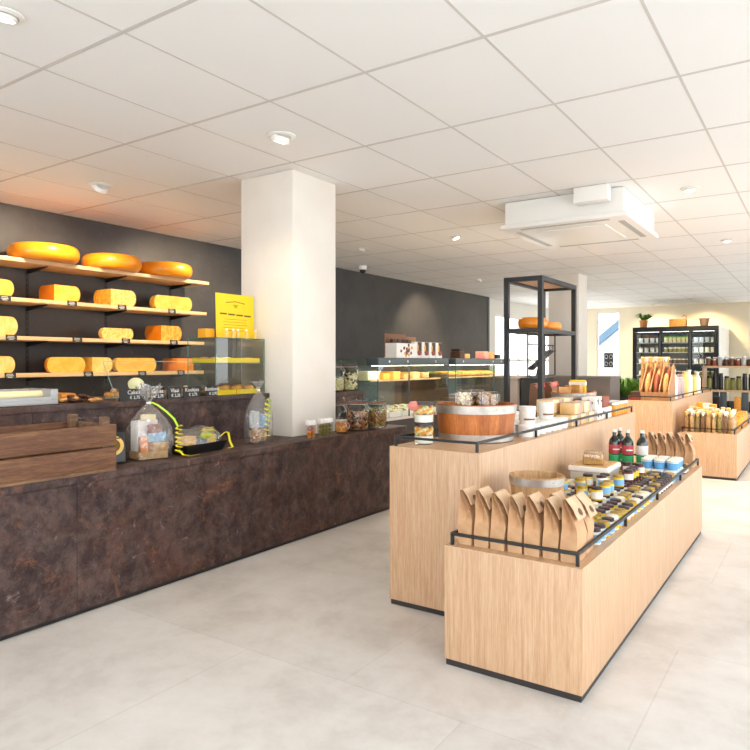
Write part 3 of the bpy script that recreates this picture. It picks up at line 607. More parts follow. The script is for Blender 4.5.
for lb, dx, dy, dz, s_, mt, rz in (('brown paper pack lying in the crate-side gift bag', .045, .035, .0505, (.07, .13, .055), m_bread, .15), ('blue and white sweet box in the crate-side gift bag', .03, .045, .107, (.07, .11, .06), m_blue, .3), ('white wrapped packet standing in the crate-side gift bag', -.03, -.05, .0505, (.07, .09, .20), m_wpaper, .1), ('orange cheese wedge standing in the crate-side gift bag', .055, -.085, .0505, (.05, .05, .10), m_waxo, -.3), ('red brown tin in the crate-side gift bag', .035, .02, .169, (.06, .08, .055), m_redbrn, .4), ('white sweet box standing in the crate-side gift bag', -.035, .045, .0505, (.05, .07, .20), m_lblw, -.1), ('cream box on top in the crate-side gift bag', .0, -.005, .255, (.07, .07, .035), m_cream, .1)):
    thing_box('treat_box', lb, 'packet', (GB[0] + dx, GB[1] + dy, gz + dz), s_, mt, rz, IN)
# flat tray hamper
o = T('tray_hamper', 'low black tray hamper in cellophane with curled yellow ribbon', 'gift tray', (-3.73, 3.22, ZS), rz=.12)
P(o, 'tray', MB().add([(-.08, -.18, 0), (.08, -.18, 0), (.08, .18, 0), (-.08, .18, 0), (-.11, -.21, .07), (.11, -.21, .07), (.11, .21, .07), (-.11, .21, .07), (-.1, -.2, .07), (.1, -.2, .07), (.1, .2, .07), (-.1, .2, .07), (-.075, -.17, .008), (.075, -.17, .008), (.075, .17, .008), (-.075, .17, .008)], [(3, 2, 1, 0), (0, 1, 5, 4), (1, 2, 6, 5), (2, 3, 7, 6), (3, 0, 4, 7), (4, 5, 9, 8), (5, 6, 10, 9), (6, 7, 11, 10), (7, 4, 8, 11), (8, 9, 13, 12), (9, 10, 14, 13), (10, 11, 15, 14), (11, 8, 12, 15), (12, 13, 14, 15)]), m_blackp)
f = MB().lathe([(.118, .072), (.116, .10), (.104, .135), (.075, .165), (.03, .178), (0, .18)], 26, 0, cap=False); f.v = [(x * (1 + .05 * sin(9 * y * 20)), y * 1.92 * (1 + .04 * sin(40 * x)), z * (1 + .05 * sin(60 * y))) for x, y, z in f.v]; P(o, 'cellophane', f, m_cello)
ribbon(o, curl(.1, -.02, .14, .10, 10, .05), mat=m_ribg, w=.02); ribbon(o, [(.11, .12, .10), (.12, .17, .13), (.115, .21, .12), (.12, .22, .06), (.13, .24, .01), (.12, .20, .008)], w=.016); ribbon(o, curl(.06, .05, .17, .13, 12, .06), w=.018)
for k, (lb, y, z, s_, mt) in enumerate((('yellow cheese wedge in the tray hamper', -.10, .04, (.10, .12, .08), m_ch), ('dark printed packet in the tray hamper', .02, .04, (.10, .11, .05), m_grey), ('bright yellow packet in the tray hamper', .135, .04, (.09, .07, .075), m_yel))):
    thing_box('treat_box', lb, 'packet', (-3.73 - y * sin(.12), 3.22 + y * cos(.12), ZS + .009), (s_[0] * .8, s_[1] * .9, s_[2] + .03), mt, .12, 'treats inside the tray hamper')
GB2 = (-3.71, 3.83, ZS)
o = cello_bag('slim cellophane gift bag with curled green yellow ribbon beside the pillar', GB2, .095, .115, .42, .485, .1, 9)
ribbon(o, curl(.08, .01, .34, .06, 26, .03), mat=m_ribbon, w=.016); ribbon(o, curl(.085, .025, .36, .17, 18, .024, 2), mat=m_ribg, w=.014)
f = MB()
for k in range(90): a = R.random() * 6.28; q = R.random() ** .5; f.ball((.055 * q * cos(a), .065 * q * sin(a), .018 + R.random() * .09), .013, R.randint(0, 1), 6, 4, .2)
T1('nut_filling', f, [m_nut, m_bread], 'brown nuts filling the bottom of the slim gift bag', 'nuts', (GB2[0], GB2[1], ZS + .003), kind='stuff')
thing_box('treat_box', 'grey printed box standing in the slim gift bag', 'packet', (GB2[0] - .01, GB2[1] - .035, ZS + .125), (.06, .05, .13), m_ltgrey, 0, 'treats inside the slim gift bag')
thing_box('treat_box', 'white and blue packet standing in the slim gift bag', 'packet', (GB2[0] + .01, GB2[1] + .04, ZS + .125), (.05, .05, .10), m_blue, 0, 'treats inside the slim gift bag')
# candy tubes
def make_candy(ms):
    def f_():
        o = T('candy_tube', None, 'candy tube'); P(o, 'tube', MB().box(-.02, .02, -.02, .02, 0, .115), m_clear); P(o, 'cap', MB().box(-.021, .021, -.021, .021, .115, .155, 0, .004), m_wp)
        g = MB()
        for z in (.02, .052, .086): g.ball((0, 0, z), (.0175, .0175, .016), R.randint(0, 2), 9, 6, .05)
        P(o, 'candy', g, ms, kind='stuff'); return o
    return Kind(f_)
ca, cb = make_candy([m_choc, m_pink, m_waxo]), make_candy([m_olive, m_choc, m_nuto])
for k, y in enumerate((4.275, 4.32)): ca((-3.56, y, ZS), 'candy tube with white cap in the pair before the pillar, %s from the gift bag' % ORD[k], 'candy tubes at the pillar')
for k, y in enumerate((4.45, 4.494, 4.538, 4.582)): cb((-3.58, y, ZS), 'candy tube with white cap in the row of four, %s from the pillar corner' % ORD[k], 'candy tubes at the pillar')
# clip-top storage jars
def storage_jar(label, loc, r, h, fill, ms, cnt=70, group='glass storage jars behind the pillar'):
    o = T('storage_jar', label, 'glass jar', loc, group); bz = h * .74
    P(o, 'jar_glass', MB().lathe([(0, 0), (r * .9, 0), (r, .015), (r, bz * .86), (r * .84, bz), (r * .84, bz + .02), (r * .79, bz + .02), (r * .79, bz), (r * .95, bz * .85), (r * .95, .02), (0, .012)], 28), m_jar)
    P(o, 'jar_lid', MB().lathe([(0, bz + .021), (r * .86, bz + .021), (r * .9, bz + .04), (r * .88, h - .03), (r * .6, h), (0, h)], 28), m_jar)
    P(o, 'wire_clip', MB().tube([(r * .87 * cos(a), r * .87 * sin(a), bz + .01) for a in [2 * pi * k / 24 for k in range(24)]], .003, 6, 0, True).tube([(r * .86, -.02, bz), (r + .015, -.02, bz - .03), (r + .012, 0, bz - .06), (r + .015, .02, bz - .03), (r * .86, .02, bz)], .003, 6), m_silver)
    P(o, 'rubber_seal', MB().lathe([(r * .84, bz + .0195), (r * .91, bz + .0195), (r * .91, bz + .0225), (r * .84, bz + .0225)], 24), m_redbrn if r > .08 else m_wp)
    f = MB(); q0 = r * .92; s_ = max(.012, r * .16)
    f.lathe([(0, .014), (q0 - s_, .016), (q0 - s_, fill * bz - s_), (0, fill * bz - s_)], 18)
    for k in range(cnt):
        a = 2.39996 * k; z = .018 + s_ * .6 + (fill * bz - s_ * 1.2) * (k / cnt); f.ball(((q0 - s_) * cos(a), (q0 - s_) * sin(a), z), (s_, s_, s_ * .8), R.randint(0, len(ms) - 1), 6, 4, .25)
    for k in range(cnt // 4):
        a = 2.39996 * k; q = (q0 - s_) * (k / (cnt / 4)) ** .5; f.ball((q * cos(a), q * sin(a), fill * bz - s_ * .5), (s_, s_, s_ * .7), R.randint(0, len(ms) - 1), 6, 4, .25)
    P(o, 'filling', f, ms, kind='stuff'); return o
storage_jar('biggest glass clip jar of mixed nuts on the low counter', (-3.62, 5.06, ZS), .105, .325, .72, [m_nutr, m_nut, m_choc], 110)
storage_jar('glass clip jar of red and brown nuts next to the glass showcase', (-3.64, 5.42, ZS), .093, .30, .7, [m_nut, m_bread, m_nutr, m_olive], 100)
storage_jar('small round glass jar of orange sweets beside the pillar', (-3.60, 4.78, ZS), .06, .135, .95, [m_nuto, m_waxo], 70)
storage_jar('glass clip jar half hidden by the pillar behind the orange sweets', (-3.88, 5.10, ZS), .09, .30, .45, [m_choc, m_redbrn], 60)
storage_jar('glass clip jar of yellow crisps on the taller counter at the pillar', (-4.12, 5.36, 1.14), .10, .325, .55, [m_nuty], 70)
storage_jar('glass clip jar of pale sticks on the taller counter by the showcase', (-4.14, 5.64, 1.14), .095, .325, .75, [m_nuty, m_choc, m_cream], 70)

# ------------------------------------------------------------------ showcases
def showcase(label, y0, y1, mulls):
    L = (y1 - y0) / 2; o = T('glass_showcase', label, 'showcase', (-4.325, (y0 + y1) / 2, 0), 'refrigerated glass showcases')
    P(o, 'base', MB().box(-.40, .40, -L, L, .06, .80), m_fbody); P(o, 'plinth', MB().box(-.38, .36, -L + .02, L - .02, 0, .06), m_black)
    P(o, 'deck', MB().box(-.40, .41, -L, L, .80, .83), m_silver); P(o, 'rear_panel', MB().box(-.40, -.385, -L, L, .83, 1.40), m_fin)
    P(o, 'header', MB().box(.27, .425, -L, L, 1.405, 1.49, 0, .004), m_grey); P(o, 'glass_top', MB().box(-.385, .27, -L, L, 1.482, 1.49), m_glass); P(o, 'rear_rail', MB().box(-.40, -.385, -L, L, 1.40, 1.49), m_grey)
    P(o, 'glass_front', MB().box(.412, .42, -L, L, .83, 1.405), m_glass)
    for s_ in (-1, 1): P(o, 'glass_end', MB().box(-.38, .41, s_ * L - .004, s_ * L + .004, .83, 1.482), m_glass)
    P(o, 'added_light_tube', MB().box(.30, .38, -L + .05, L - .05, 1.402, 1.4055), m_led2); P(o, 'glass_shelf', MB().box(-.38, .30, -L + .01, L - .01, 1.235, 1.243), m_glass); P(o, 'shelf_edge', MB().box(.30, .315, -L + .01, L - .01, 1.23, 1.248), m_shelf)  # unseen light strip added to brighten the case inside
    e = MB()
    for q in (-L, L): e.bar((.418, q, .83), (.418, q, 1.405), .008)
    for q in mulls: e.bar((.42, q, .83), (.42, q, 1.405), .016, .008)
    P(o, 'glass_edge', e, m_grey)
    for q in mulls + (-L + .25, L - .3): P(o, 'bolt', MB().lathe([(0, 0), (.014, 0), (.014, .005), (0, .005)], 12, 0, mat=Matrix.Translation((.425, q - .04, 1.45)) @ Matrix.Rotation(pi / 2, 4, 'Y')), m_silver)
    return o
showcase('glass showcase with dark header beside the storage jars', 5.83, 7.42, (-.16,))
showcase('glass showcase full of filled rolls next to the black rack', 7.62, 9.40, (0.3,))
def make_stray(ms):
    def f_():
        o = T('food_tray', None, 'food tray'); P(o, 'dish', MB().box(-.13, .13, -.11, .11, 0, .008).box(-.13, -.122, -.11, .11, .008, .055).box(.122, .13, -.11, .11, .008, .055).box(-.122, .122, -.11, -.102, .008, .055).box(-.122, .122, .102, .11, .008, .055), m_wp)
        f = MB()
        for k in range(40): f.ball((R.uniform(-.1, .1), R.uniform(-.08, .08), .04 + R.random() * .02), (.026, .026, .02), R.randint(0, len(ms) - 1), 6, 4, .3)
        P(o, 'food', f, ms, kind='stuff'); return o
    return Kind(f_)
ta, tb = make_stray([m_lblw, m_leaf, m_cream]), make_stray([m_nuty, m_olive, m_lblw])
for k, y in enumerate((6.0, 6.27, 6.54, 6.82, 7.1, 7.3)[:5]): (ta if k % 2 else tb)((-4.1, y, .83), 'pale salad tray on the floor of the jar-side showcase, %s from the jars' % ORD[k], 'salad trays in the showcases')
for k, y in enumerate((6.0, 6.3, 6.6, 6.9, 7.2)): (tb if k % 2 else ta)((-4.44, y, .83), 'pale salad tray at the back of the jar-side showcase, %s from the jars' % ORD[k], 'salad trays in the showcases')
thing_box('cake_box', 'cream coloured box on the shelf of the jar-side showcase', 'box', (-4.18, 5.99, 1.243), (.22, .22, .10), m_cream)
for k, (y, mt, hh) in enumerate(((6.3, m_chd, .07), (6.52, m_ch, .09), (6.75, m_cheb, .06), (6.97, m_chp, .08), (7.2, m_bread, .07))): thing_box('cheese_block', 'cheese block on the shelf of the jar-side showcase, %s from the cream box' % ORD[k], 'cheese', (-4.2, y, 1.243), (.2, .14, hh), mt, 0, 'cheese blocks in the showcase', .01)
def make_roll(ms):
    def f_():
        o = T('filled_roll', None, 'bread roll'); P(o, 'bread', MB().ball((0, 0, .035), (.11, .038, .034), 0, 14, 8, .05), m_bun)
        P(o, 'filling', MB().ball((.01, 0, .052), (.115, .03, .02), 0, 14, 6, .4), ms); return o
    return Kind(f_)
ra, rb = make_roll(m_leaf), make_roll(m_ch)
for k in range(18): (ra if k % 3 == 1 else rb)((-4.17 - .2 * (k % 2), 7.72 + k * .093, 1.243), '%s filled roll on the shelf of the far showcase, %s from its near end' % ('green' if k % 3 == 1 else 'yellow', ORD[k]), 'filled rolls in the showcase', 0)
for k in range(8): thing_box('sandwich_pack', 'grey brown wrapped sandwich in the far showcase, %s from its near end' % ORD[k], 'sandwich', (-4.15, 7.8 + k * .2, .83), (.3, .15, .09 + .04 * (k % 3)), [m_ltgrey, m_taupe, m_mauve][k % 3], .1 * (k % 2), 'wrapped sandwiches in the showcase', .012)
# cartons on the showcases
ZH = 1.49
o = T('chocolate_display', 'white open carton of chocolate bars on the jar-side showcase', 'display carton', (-4.0, 6.44, ZH))
P(o, 'carton', MB().box(-.08, .08, -.22, .22, 0, .01).box(.07, .08, -.22, .22, .01, .165).box(-.07, .07, -.22, -.212, .01, .165).box(-.07, .07, .212, .22, .01, .165), m_wpaper)
P(o, 'back_card', MB().box(-.08, -.07, -.22, .22, .01, .275), m_brn)
f = MB()
for k in range(16): f.ball((.0805, .02 + R.gauss(0, .07), .08 + R.gauss(0, .028)), (.004, .022, .018), R.randint(0, 2), 7, 5, .3)
P(o, 'carton_print', f, [m_redc, m_nuto, m_choc])
for k in range(4): T1('chocolate_bar', MB().box(-.02, .02, -.045, .045, 0, .2, 0, .004), m_choc, 'dark chocolate bar standing in the white carton, %s from the pillar' % ORD[k], 'chocolate bar', (-4.0, 6.28 + k * .105, ZH + .0115), 'chocolate bars in the carton')
def make_carton():
    o = T('biscuit_carton', None, 'carton'); P(o, 'carton_body', MB().box(-.05, .05, -.075, .075, 0, .19, 0, .003), m_wpaper)
    P(o, 'dark_panel', MB().box(.0505, .052, -.02, .072, .04, .188), m_choc); P(o, 'print', MB().ball((.0525, .02, .06), (.003, .05, .03), 0, 9, 5, .5).ball((.0525, -.02, .12), (.003, .02, .04), 1, 9, 5, .3), [m_redbrn, m_chp]); return o
ct = Kind(make_carton)
for k in range(4): ct((-4.0, 6.75 + k * .17, ZH), 'white and brown carton in the row on the jar-side showcase, %s from the chocolate bars' % ORD[k], 'cartons on the showcase')
thing_box('brown_carton', 'brown card standing behind the white and brown cartons', 'carton', (-4.22, 6.95, ZH), (.04, .34, .26), m_brn)
for k, (y, mt, hh, lb) in enumerate(((7.86, m_choc, .09, 'dark brown pack at the near end of the far showcase'), (8.02, m_bread, .06, 'tan biscuit pack beside the dark pack on the far showcase'), (8.62, m_pink, .10, 'pinkish carton on the far showcase'), (8.82, m_nut, .09, 'tan nut pack beside the pinkish carton on the far showcase'), (9.05, m_blackp, .06, 'small black card reader at the end of the far showcase'))): thing_box('pack', lb, 'pack', (-4.0, y, ZH), (.14, .14, hh), mt, 0, None, .008)
thing_box('pack', 'flat black box stacked on the dark brown pack', 'pack', (-4.0, 7.86, ZH + .09), (.12, .13, .035), m_blackp)

# ------------------------------------------------------------------ black rack with two cheeses
o = T('rack', 'tall slim black metal rack behind the tall island', 'rack', (-2.395, 6.61, 0)); hx, hy, hz = .172, .508, 2.27; pw = .045
for sx_ in (-1, 1):
    for sy_ in (-1, 1): P(o, 'post', MB().box(sx_ * hx - pw / 2, sx_ * hx + pw / 2, sy_ * hy - pw / 2, sy_ * hy + pw / 2, 0, hz), m_black)
i = pw / 2
def ring(name, z0_, z1_): P(o, name, MB().box(-hx + i, hx - i, -hy - i, -hy + i, z0_, z1_).box(-hx + i, hx - i, hy - i, hy + i, z0_, z1_).box(-hx - i, -hx + i, -hy + i, hy - i, z0_, z1_).box(hx - i, hx + i, -hy + i, hy - i, z0_, z1_), m_black)
ring('top_frame', hz - .045, hz); ring('shelf_frame', 1.73, 1.77); ring('low_frame', .94, .98)
P(o, 'top_panel', MB().box(-hx + i, hx - i, -hy + i, hy - i, hz - .02, hz - .002), m_oaktop); P(o, 'shelf_panel', MB().box(-hx + i, hx - i, -hy + i, hy - i, 1.75, 1.77), m_taupe); P(o, 'shelf_panel', MB().box(-hx + i, hx - i, -hy + i, hy - i, .96, .98), m_blackp)
w = .012; f = MB()
for yy in (-.40, .40): f.bar((0, yy, 1.30), (0, yy, 1.75), w)
for zz in (1.306, 1.62): f.bar((0, -.40, zz), (0, .40, zz), w)
hf = P(o, 'hook_frame', f, m_black)
for k in range(6): P(hf, 'hook', MB().tube([(0, -.3 + k * .12, 1.62), (.012, -.3 + k * .12, 1.60), (.012, -.3 + k * .12, 1.565), (.03, -.3 + k * .12, 1.55), (.045, -.3 + k * .12, 1.565)], .004, 6), m_black)
wheel('round_cheese', .145, .115, [m_waxo], 'golden cheese wheel at the near end of the black rack shelf', (-2.395, 6.35, 1.77)); wheel('round_cheese', .145, .085, [m_waxo], 'flatter golden cheese wheel further in on the black rack shelf', (-2.395, 6.78, 1.77))
def make_gift(ms):
    def f_():
        o = T('paper_gift_bag', None, 'gift bag'); P(o, 'bag_body', MB().add([(-.05, -.055, 0), (.05, -.055, 0), (.05, .055, 0), (-.05, .055, 0), (-.045, -.05, .17), (.045, -.05, .17), (.045, .05, .17), (-.045, .05, .17), (-.03, -.06, .25), (.03, -.06, .25), (.03, .06, .25), (-.03, .06, .25)], [(3, 2, 1, 0), (0, 1, 5, 4), (1, 2, 6, 5), (2, 3, 7, 6), (3, 0, 4, 7), (4, 5, 9, 8), (5, 6, 10, 9), (6, 7, 11, 10), (7, 4, 8, 11), (8, 9, 10, 11)]), m_brn)
        P(o, 'bow', MB().ball((.03, -.03, .225), (.03, .035, .03), 0, 9, 5, .4).ball((.03, .035, .225), (.03, .035, .03), 0, 9, 5, .4), ms); return o
    return Kind(f_)
ga, gb = make_gift(m_pink), make_gift(m_red)
ga((-2.36, 6.33, .98), 'brown gift bag with pink bow at the near end of the rack', 'gift bags on the rack'); gb((-2.40, 6.52, .98), 'brown gift bag with red bow in the middle of the rack', 'gift bags on the rack'); ga((-2.36, 6.74, .98), 'brown gift bag with pink bow in the middle of the rack', 'gift bags on the rack'); gb((-2.40, 6.93, .98), 'brown gift bag with red bow at the far end of the rack', 'gift bags on the rack')
o = T('black_cabinet', 'black cabinet between the service desk and the rack', 'cabinet', (-3.66, 9.9, 0)); P(o, 'body', MB().box(-.15, .15, -.3, .3, 0, 1.18), m_blackp); P(o, 'cabinet_top', MB().box(-.155, .155, -.305, .305, 1.18, 1.2), m_blackp)
o = T('till_screen', 'black tilted till screen on the black cabinet behind the rack', 'screen', (-3.66, 9.9, 1.2), rz=.6)
P(o, 'stand', MB().box(-.1, .1, -.09, .09, 0, .012).bar((0, 0, .01), (.05, 0, .255), .05), m_blackp); P(o, 'screen', MB().box(-.21, .21, -.14, .14, -.02, .02, 0, .004, Matrix.Translation((.05, 0, .27)) @ Matrix.Rotation(-.75, 4, 'Y')), m_blackp)
m_blk = M('wrapped_cheese', '#d9ab68', .4, c2='#e6c188', ns=10, coat=.3); m_blk2 = M('wrapped_pale_cheese', '#e2bd84', .4, c2='#eed3a6', ns=10, coat=.3)

# ------------------------------------------------------------------ goods on the tall island
ZT = .943
def tub(label, loc, r0, r1, h, sm, sy=1.0, name='stave_tub', hoop=.05, n=24):
    o = T(name, label, 'wooden tub', loc); w = .016
    def ms(i, q): return (i * 7 + i // 3) % 3
    mb = MB(); N = n * 3; prof = [(r0, .004), (r1, h), (r1 - w, h), (r0 - w, .03), (0, .03)]
    mb.lathe(prof, N, mfun=lambda i, q: (i // 3 * 7 + i // 9) % 3, cap=False).lathe([(0, .004), (r0, .004)], N, 0, cap=False)
    if sy != 1: mb.v = [(x, y * sy, z) for x, y, z in mb.v]
    P(o, 'staves', mb, sm)
    for z0_, z1_ in ((.004, hoop), (h - hoop - .006, h - .006)):
        q = lambda z: r0 + (r1 - r0) * (z - .004) / (h - .004)
        g = MB().lathe([(q(z0_) + .0008, z0_), (q(z0_) + .004, z0_), (q(z1_) + .004, z1_), (q(z1_) + .0008, z1_)], N, 0, cap=False)
        if sy != 1: g.v = [(x, y * sy, z) for x, y, z in g.v]
        P(o, 'hoop', g, m_steel)
    P(o, 'rivet', MB().ball((r1 * cos(-.6), sy * r1 * sin(-.6), h - hoop / 2), .007, 0, 8, 5), m_silver)
    return o
tub('big round wooden stave tub with steel hoops on the tall island corner', (-1.868, 3.93, ZT), .235, .258, .235, m_stave)
def pillow(label, loc, s_, ms, rz=0, rx=0, group=None, name='snack_pack', cat='snack pack'):
    o = T(name, label, cat, loc, group, rz); tl = Matrix.Translation((0, 0, s_[2] * .5)) @ Matrix.Rotation(rx, 4, 'X')
    f = MB()
    for k in range(120): f.ball((R.uniform(-.8, .8) * s_[0] * .42, R.uniform(-.8, .8) * s_[1] * .4, R.uniform(-.85, .95) * s_[2] * .45), min(s_) * .17, R.randint(0, len(ms) - 1), 6, 4, .2, tl)
    P(o, 'snacks', f, ms, kind='stuff'); P(o, 'clear_bag', MB().box(-s_[0] / 2, s_[0] / 2, -s_[1] / 2, s_[1] / 2, -s_[2] / 2, s_[2] / 2, 0, min(s_) * .25, tl), m_clear); return o
zz = ZT + .0305
for k, (dx, dy, hh, lb, ms) in enumerate(((-.07, -.03, .29, 'clear pack of pale biscuits standing tallest in the big stave tub', [m_cream, m_bread]), (.07, .06, .28, 'clear pack of brown nuts standing in the big stave tub', [m_nut, m_bread]), (-.06, .13, .285, 'clear pack of brown biscuits at the far side of the big stave tub', [m_nut, m_choc]), (.08, -.15, .19, 'low clear pack of nuts at the near side of the big stave tub', [m_nut, m_bread]), (-.14, .03, .19, 'low clear pack of nuts at the counter side of the big stave tub', [m_bread, m_nut]))): pillow(lb, (-1.868 + dx, 3.93 + dy, zz), (.11, .07, hh), ms, (.2, .5, .1, .3, 1.4)[k], 0, 'snack packs in the stave tub')
def snow_jar(label, loc, red):
    o = T('candy_jar', label, 'glass jar', loc, 'stacked candy jars'); r = .066
    P(o, 'jar_glass', MB().lathe([(0, 0), (r - .01, 0), (r, .012), (r, .095), (r - .012, .108), (r - .012, .112)], 24, cap=False), m_jar)
    f = MB().lathe([(0, .003), (r - .008, .006), (r - .008, .05), (0, .05)], 20, 0)
    for k in range(40): a = 2.4 * k; f.ball(((r - .018) * cos(a), (r - .018) * sin(a), .058 + .04 * k / 40), (.014, .014, .012), 1 + k % 2, 6, 4, .3)
    P(o, 'candy', f, [m_lblw, m_nuto, m_nuty], kind='stuff'); P(o, 'jar_lid', MB().lathe([(0, .112), (r - .006, .112), (r - .006, .128), (0, .128)], 22), m_lidd)
    if red: P(o, 'paper_flower', MB().ball((-.04, -.06, .105), (.035, .035, .03), 0, 9, 6, .5).ball((-.045, -.07, .11), (.014, .014, .014), 1, 7, 4), [m_pink, m_red])
    return o
snow_jar('lower jar of orange white candy in the corner stack beside the stave tub', (-2.035, 3.545, ZT), False); snow_jar('upper jar with a red paper flower stacked beside the stave tub', (-2.035, 3.545, ZT + .1285), True)
def make_flat():
    o = T('goat_cheese_tub', None, 'cheese tub'); P(o, 'tub_body', MB().lathe([(0, 0), (.05, 0), (.054, .032)], 18), m_wp); P(o, 'lid', MB().lathe([(0, .032), (.057, .032), (.057, .04), (0, .04)], 18), m_wpaper); return o
fl = Kind(make_flat)
for k in range(7):
    for c_ in range(2):
        for l in range(2): fl((-1.655 - .118 * c_, 4.26 + k * .118, ZT + l * .0402), '%s flat white tub, %s from the rail, %s from the big stave tub' % (('lower', 'upper')[l], ORD[c_], ORD[k]), 'flat white cheese tubs on the tall island')
def make_pot():
    o = T('cream_pot', None, 'cheese tub'); P(o, 'pot_body', MB().lathe([(0, 0), (.05, 0), (.055, .085), (.05, .095)], 20), m_lblw); P(o, 'lid', MB().lathe([(0, .095), (.057, .095), (.057, .122), (0, .122)], 20), m_wpaper)
    f = MB()
    for a in (-.8, -.45, -.1, .2): f.box(.0555, .0575, -.012, .012, .03, .042, 0, 0, Matrix.Rotation(a, 4, 'Z'))
    P(o, 'label_print', f, m_brn); return o
pt = Kind(make_pot)
for k, (x, y, z, lb) in enumerate(((-1.66, 4.30, ZT + .0804, 'tall white pot on the flat tubs next to the big stave tub'), (-1.70, 4.78, ZT + .0804, 'tall white pot on the flat tubs beside the cheese blocks'), (-1.98, 4.50, ZT, 'white pot behind the flat tubs, first from the stave tub'), (-1.97, 4.66, ZT, 'white pot behind the flat tubs, second from the stave tub'), (-1.99, 4.83, ZT, 'white pot behind the flat tubs, third from the stave tub'))): pt((x, y, z), lb, 'white pots on the tall island', -.6)
def cblock(label, loc, s_, mt, rz=0, band=True):
    o = T('cheese_block', label, 'cheese', loc, 'packed cheese blocks on the tall island', rz); a, b_, c_ = s_[0] / 2, s_[1] / 2, s_[2]
    P(o, 'cheese_body', MB().box(-a, a, -b_, b_, 0, c_, 0, .008), mt)
    if band: P(o, 'paper_band', MB().box(-a - .001, a + .001, b_ * .35, b_ * .8, -.0, c_ + .001), m_mauve)
    return o
for lb, x, y, z, s_, mt in (('lower cheese block by the rail next to the flat tubs', -1.669, 5.19, 0, (.13, .2, .085), m_blk2), ('lower cheese block by the rail in the middle of the cheeses', -1.669, 5.42, 0, (.13, .2, .085), m_blk), ('lower cheese block by the rail before the white cow print box', -1.669, 5.65, 0, (.13, .2, .085), m_blk2), ('upper cheese block on the stack by the rail nearer the flat tubs', -1.67, 5.28, .0865, (.12, .21, .09), m_blk), ('upper cheese block on the stack by the rail nearer the cow box', -1.67, 5.54, .0865, (.12, .21, .09), m_blk2), ('lower inner cheese block behind the rail stack near the flat tubs', -1.83, 5.22, 0, (.14, .2, .09), m_blk), ('lower inner cheese block behind the rail stack near the oval tub', -1.83, 5.50, 0, (.14, .24, .09), m_blk), ('topmost inner cheese block behind the rail stack near the flat tubs', -1.83, 5.22, .0915, (.14, .21, .11), m_blk2), ('topmost inner cheese block behind the rail stack near the oval tub', -1.83, 5.50, .0915, (.14, .22, .11), m_blk2)): cblock(lb, (x, y, ZT + z), s_, mt)
def cowbox(label, loc, s_, group='cow print boxes', rz=0):
    o = T('cow_print_box', label, 'box', loc, group, rz); a, b_, c_ = s_[0] / 2, s_[1] / 2, s_[2]; P(o, 'box_body', MB().box(-a, a, -b_, b_, 0, c_, 0, .003), m_wpaper); f = MB()
    for k in range(5): f.ball((a + .0005, R.uniform(-.75, .75) * b_, c_ * R.uniform(.3, .75)), (.0015, .022, .012), 0, 8, 5, .5); f.ball((R.uniform(-.6, .6) * a, -b_ - .0005, c_ * R.uniform(.3, .75)), (.015, .0015, .01), 0, 8, 5, .5)
    P(o, 'cow_print', f, m_blackp); return o
cowbox('lower white box with black cow print by the rail', (-1.665, 5.91, ZT), (.12, .23, .095)); cowbox('upper white box with black cow print on top of the rail box', (-1.672, 5.86, ZT + .0965), (.12, .2, .10))
thing_box('red_brown_box', 'plain white lower box between the cow print box and the amber jars', 'box', (-1.66, 6.14, ZT), (.12, .19, .095), m_wpaper); thing_box('red_brown_box', 'red brown box stacked beside the upper cow print box', 'box', (-1.668, 6.09, ZT + .0955), (.12, .22, .095), m_redbrn)
tub('oval wooden tub of cheeses at the far end of the tall island', (-1.925, 6.16, ZT), .165, .185, .225, m_stave, 1.75)
for lb, x, y, hh, rz, mt in (('brown cheese wedge in the near half of the oval tub', -1.97, 6.02, .24, .5, m_cheb), ('golden cheese wedge leaning in the middle of the oval tub', -1.86, 6.11, .26, 1.3, m_cheb), ('flat golden cheese wedge near the rim of the oval tub', -1.975, 6.18, .25, 2.6, m_chd)):
    T1('cheese_wedge', MB().prism([(-.055, -.04), (.06, 0), (-.055, .045)], 0, hh), mt, lb, 'cheese', (x, y, ZT + .031), 'cheeses in the oval tub', rz)
o = T('yellow_pack', 'yellow and white paper pack leaning on top of the oval tub', 'pack', (-1.925, 6.30, ZT + .031), rz=.1); tl = Matrix.Rotation(.1, 4, 'X'); P(o, 'pack_body', MB().box(-.075, .075, -.03, .03, 0.01, .30, 0, .012, tl), m_yel); P(o, 'pack_band', MB().box(-.076, .076, -.031, .031, .25, .285, 0, 0, tl), m_lblw)
def make_amber():
    o = T('honey_jar', None, 'glass jar'); P(o, 'honey', MB().lathe([(0, 0), (.038, 0), (.04, .01), (.04, .088), (.032, .098)], 18), m_amber); P(o, 'lid', MB().lathe([(0, .098), (.036, .098), (.036, .118), (0, .118)], 18), m_silver); return o
am = Kind(make_amber)
for k in range(6):
    for c_ in range(2): am((-1.635 - .085 * c_, 6.40 + k * .086, ZT), 'amber honey jar with silver lid, %s from the rail, %s from the boxes' % (ORD[c_], ORD[k]), 'honey jars on the tall island')
thing_box('flat_basket', 'flat grey basket behind the white pots on the tall island', 'basket', (-2.06, 5.15, ZT), (.09, .4, .05), m_dkpot)

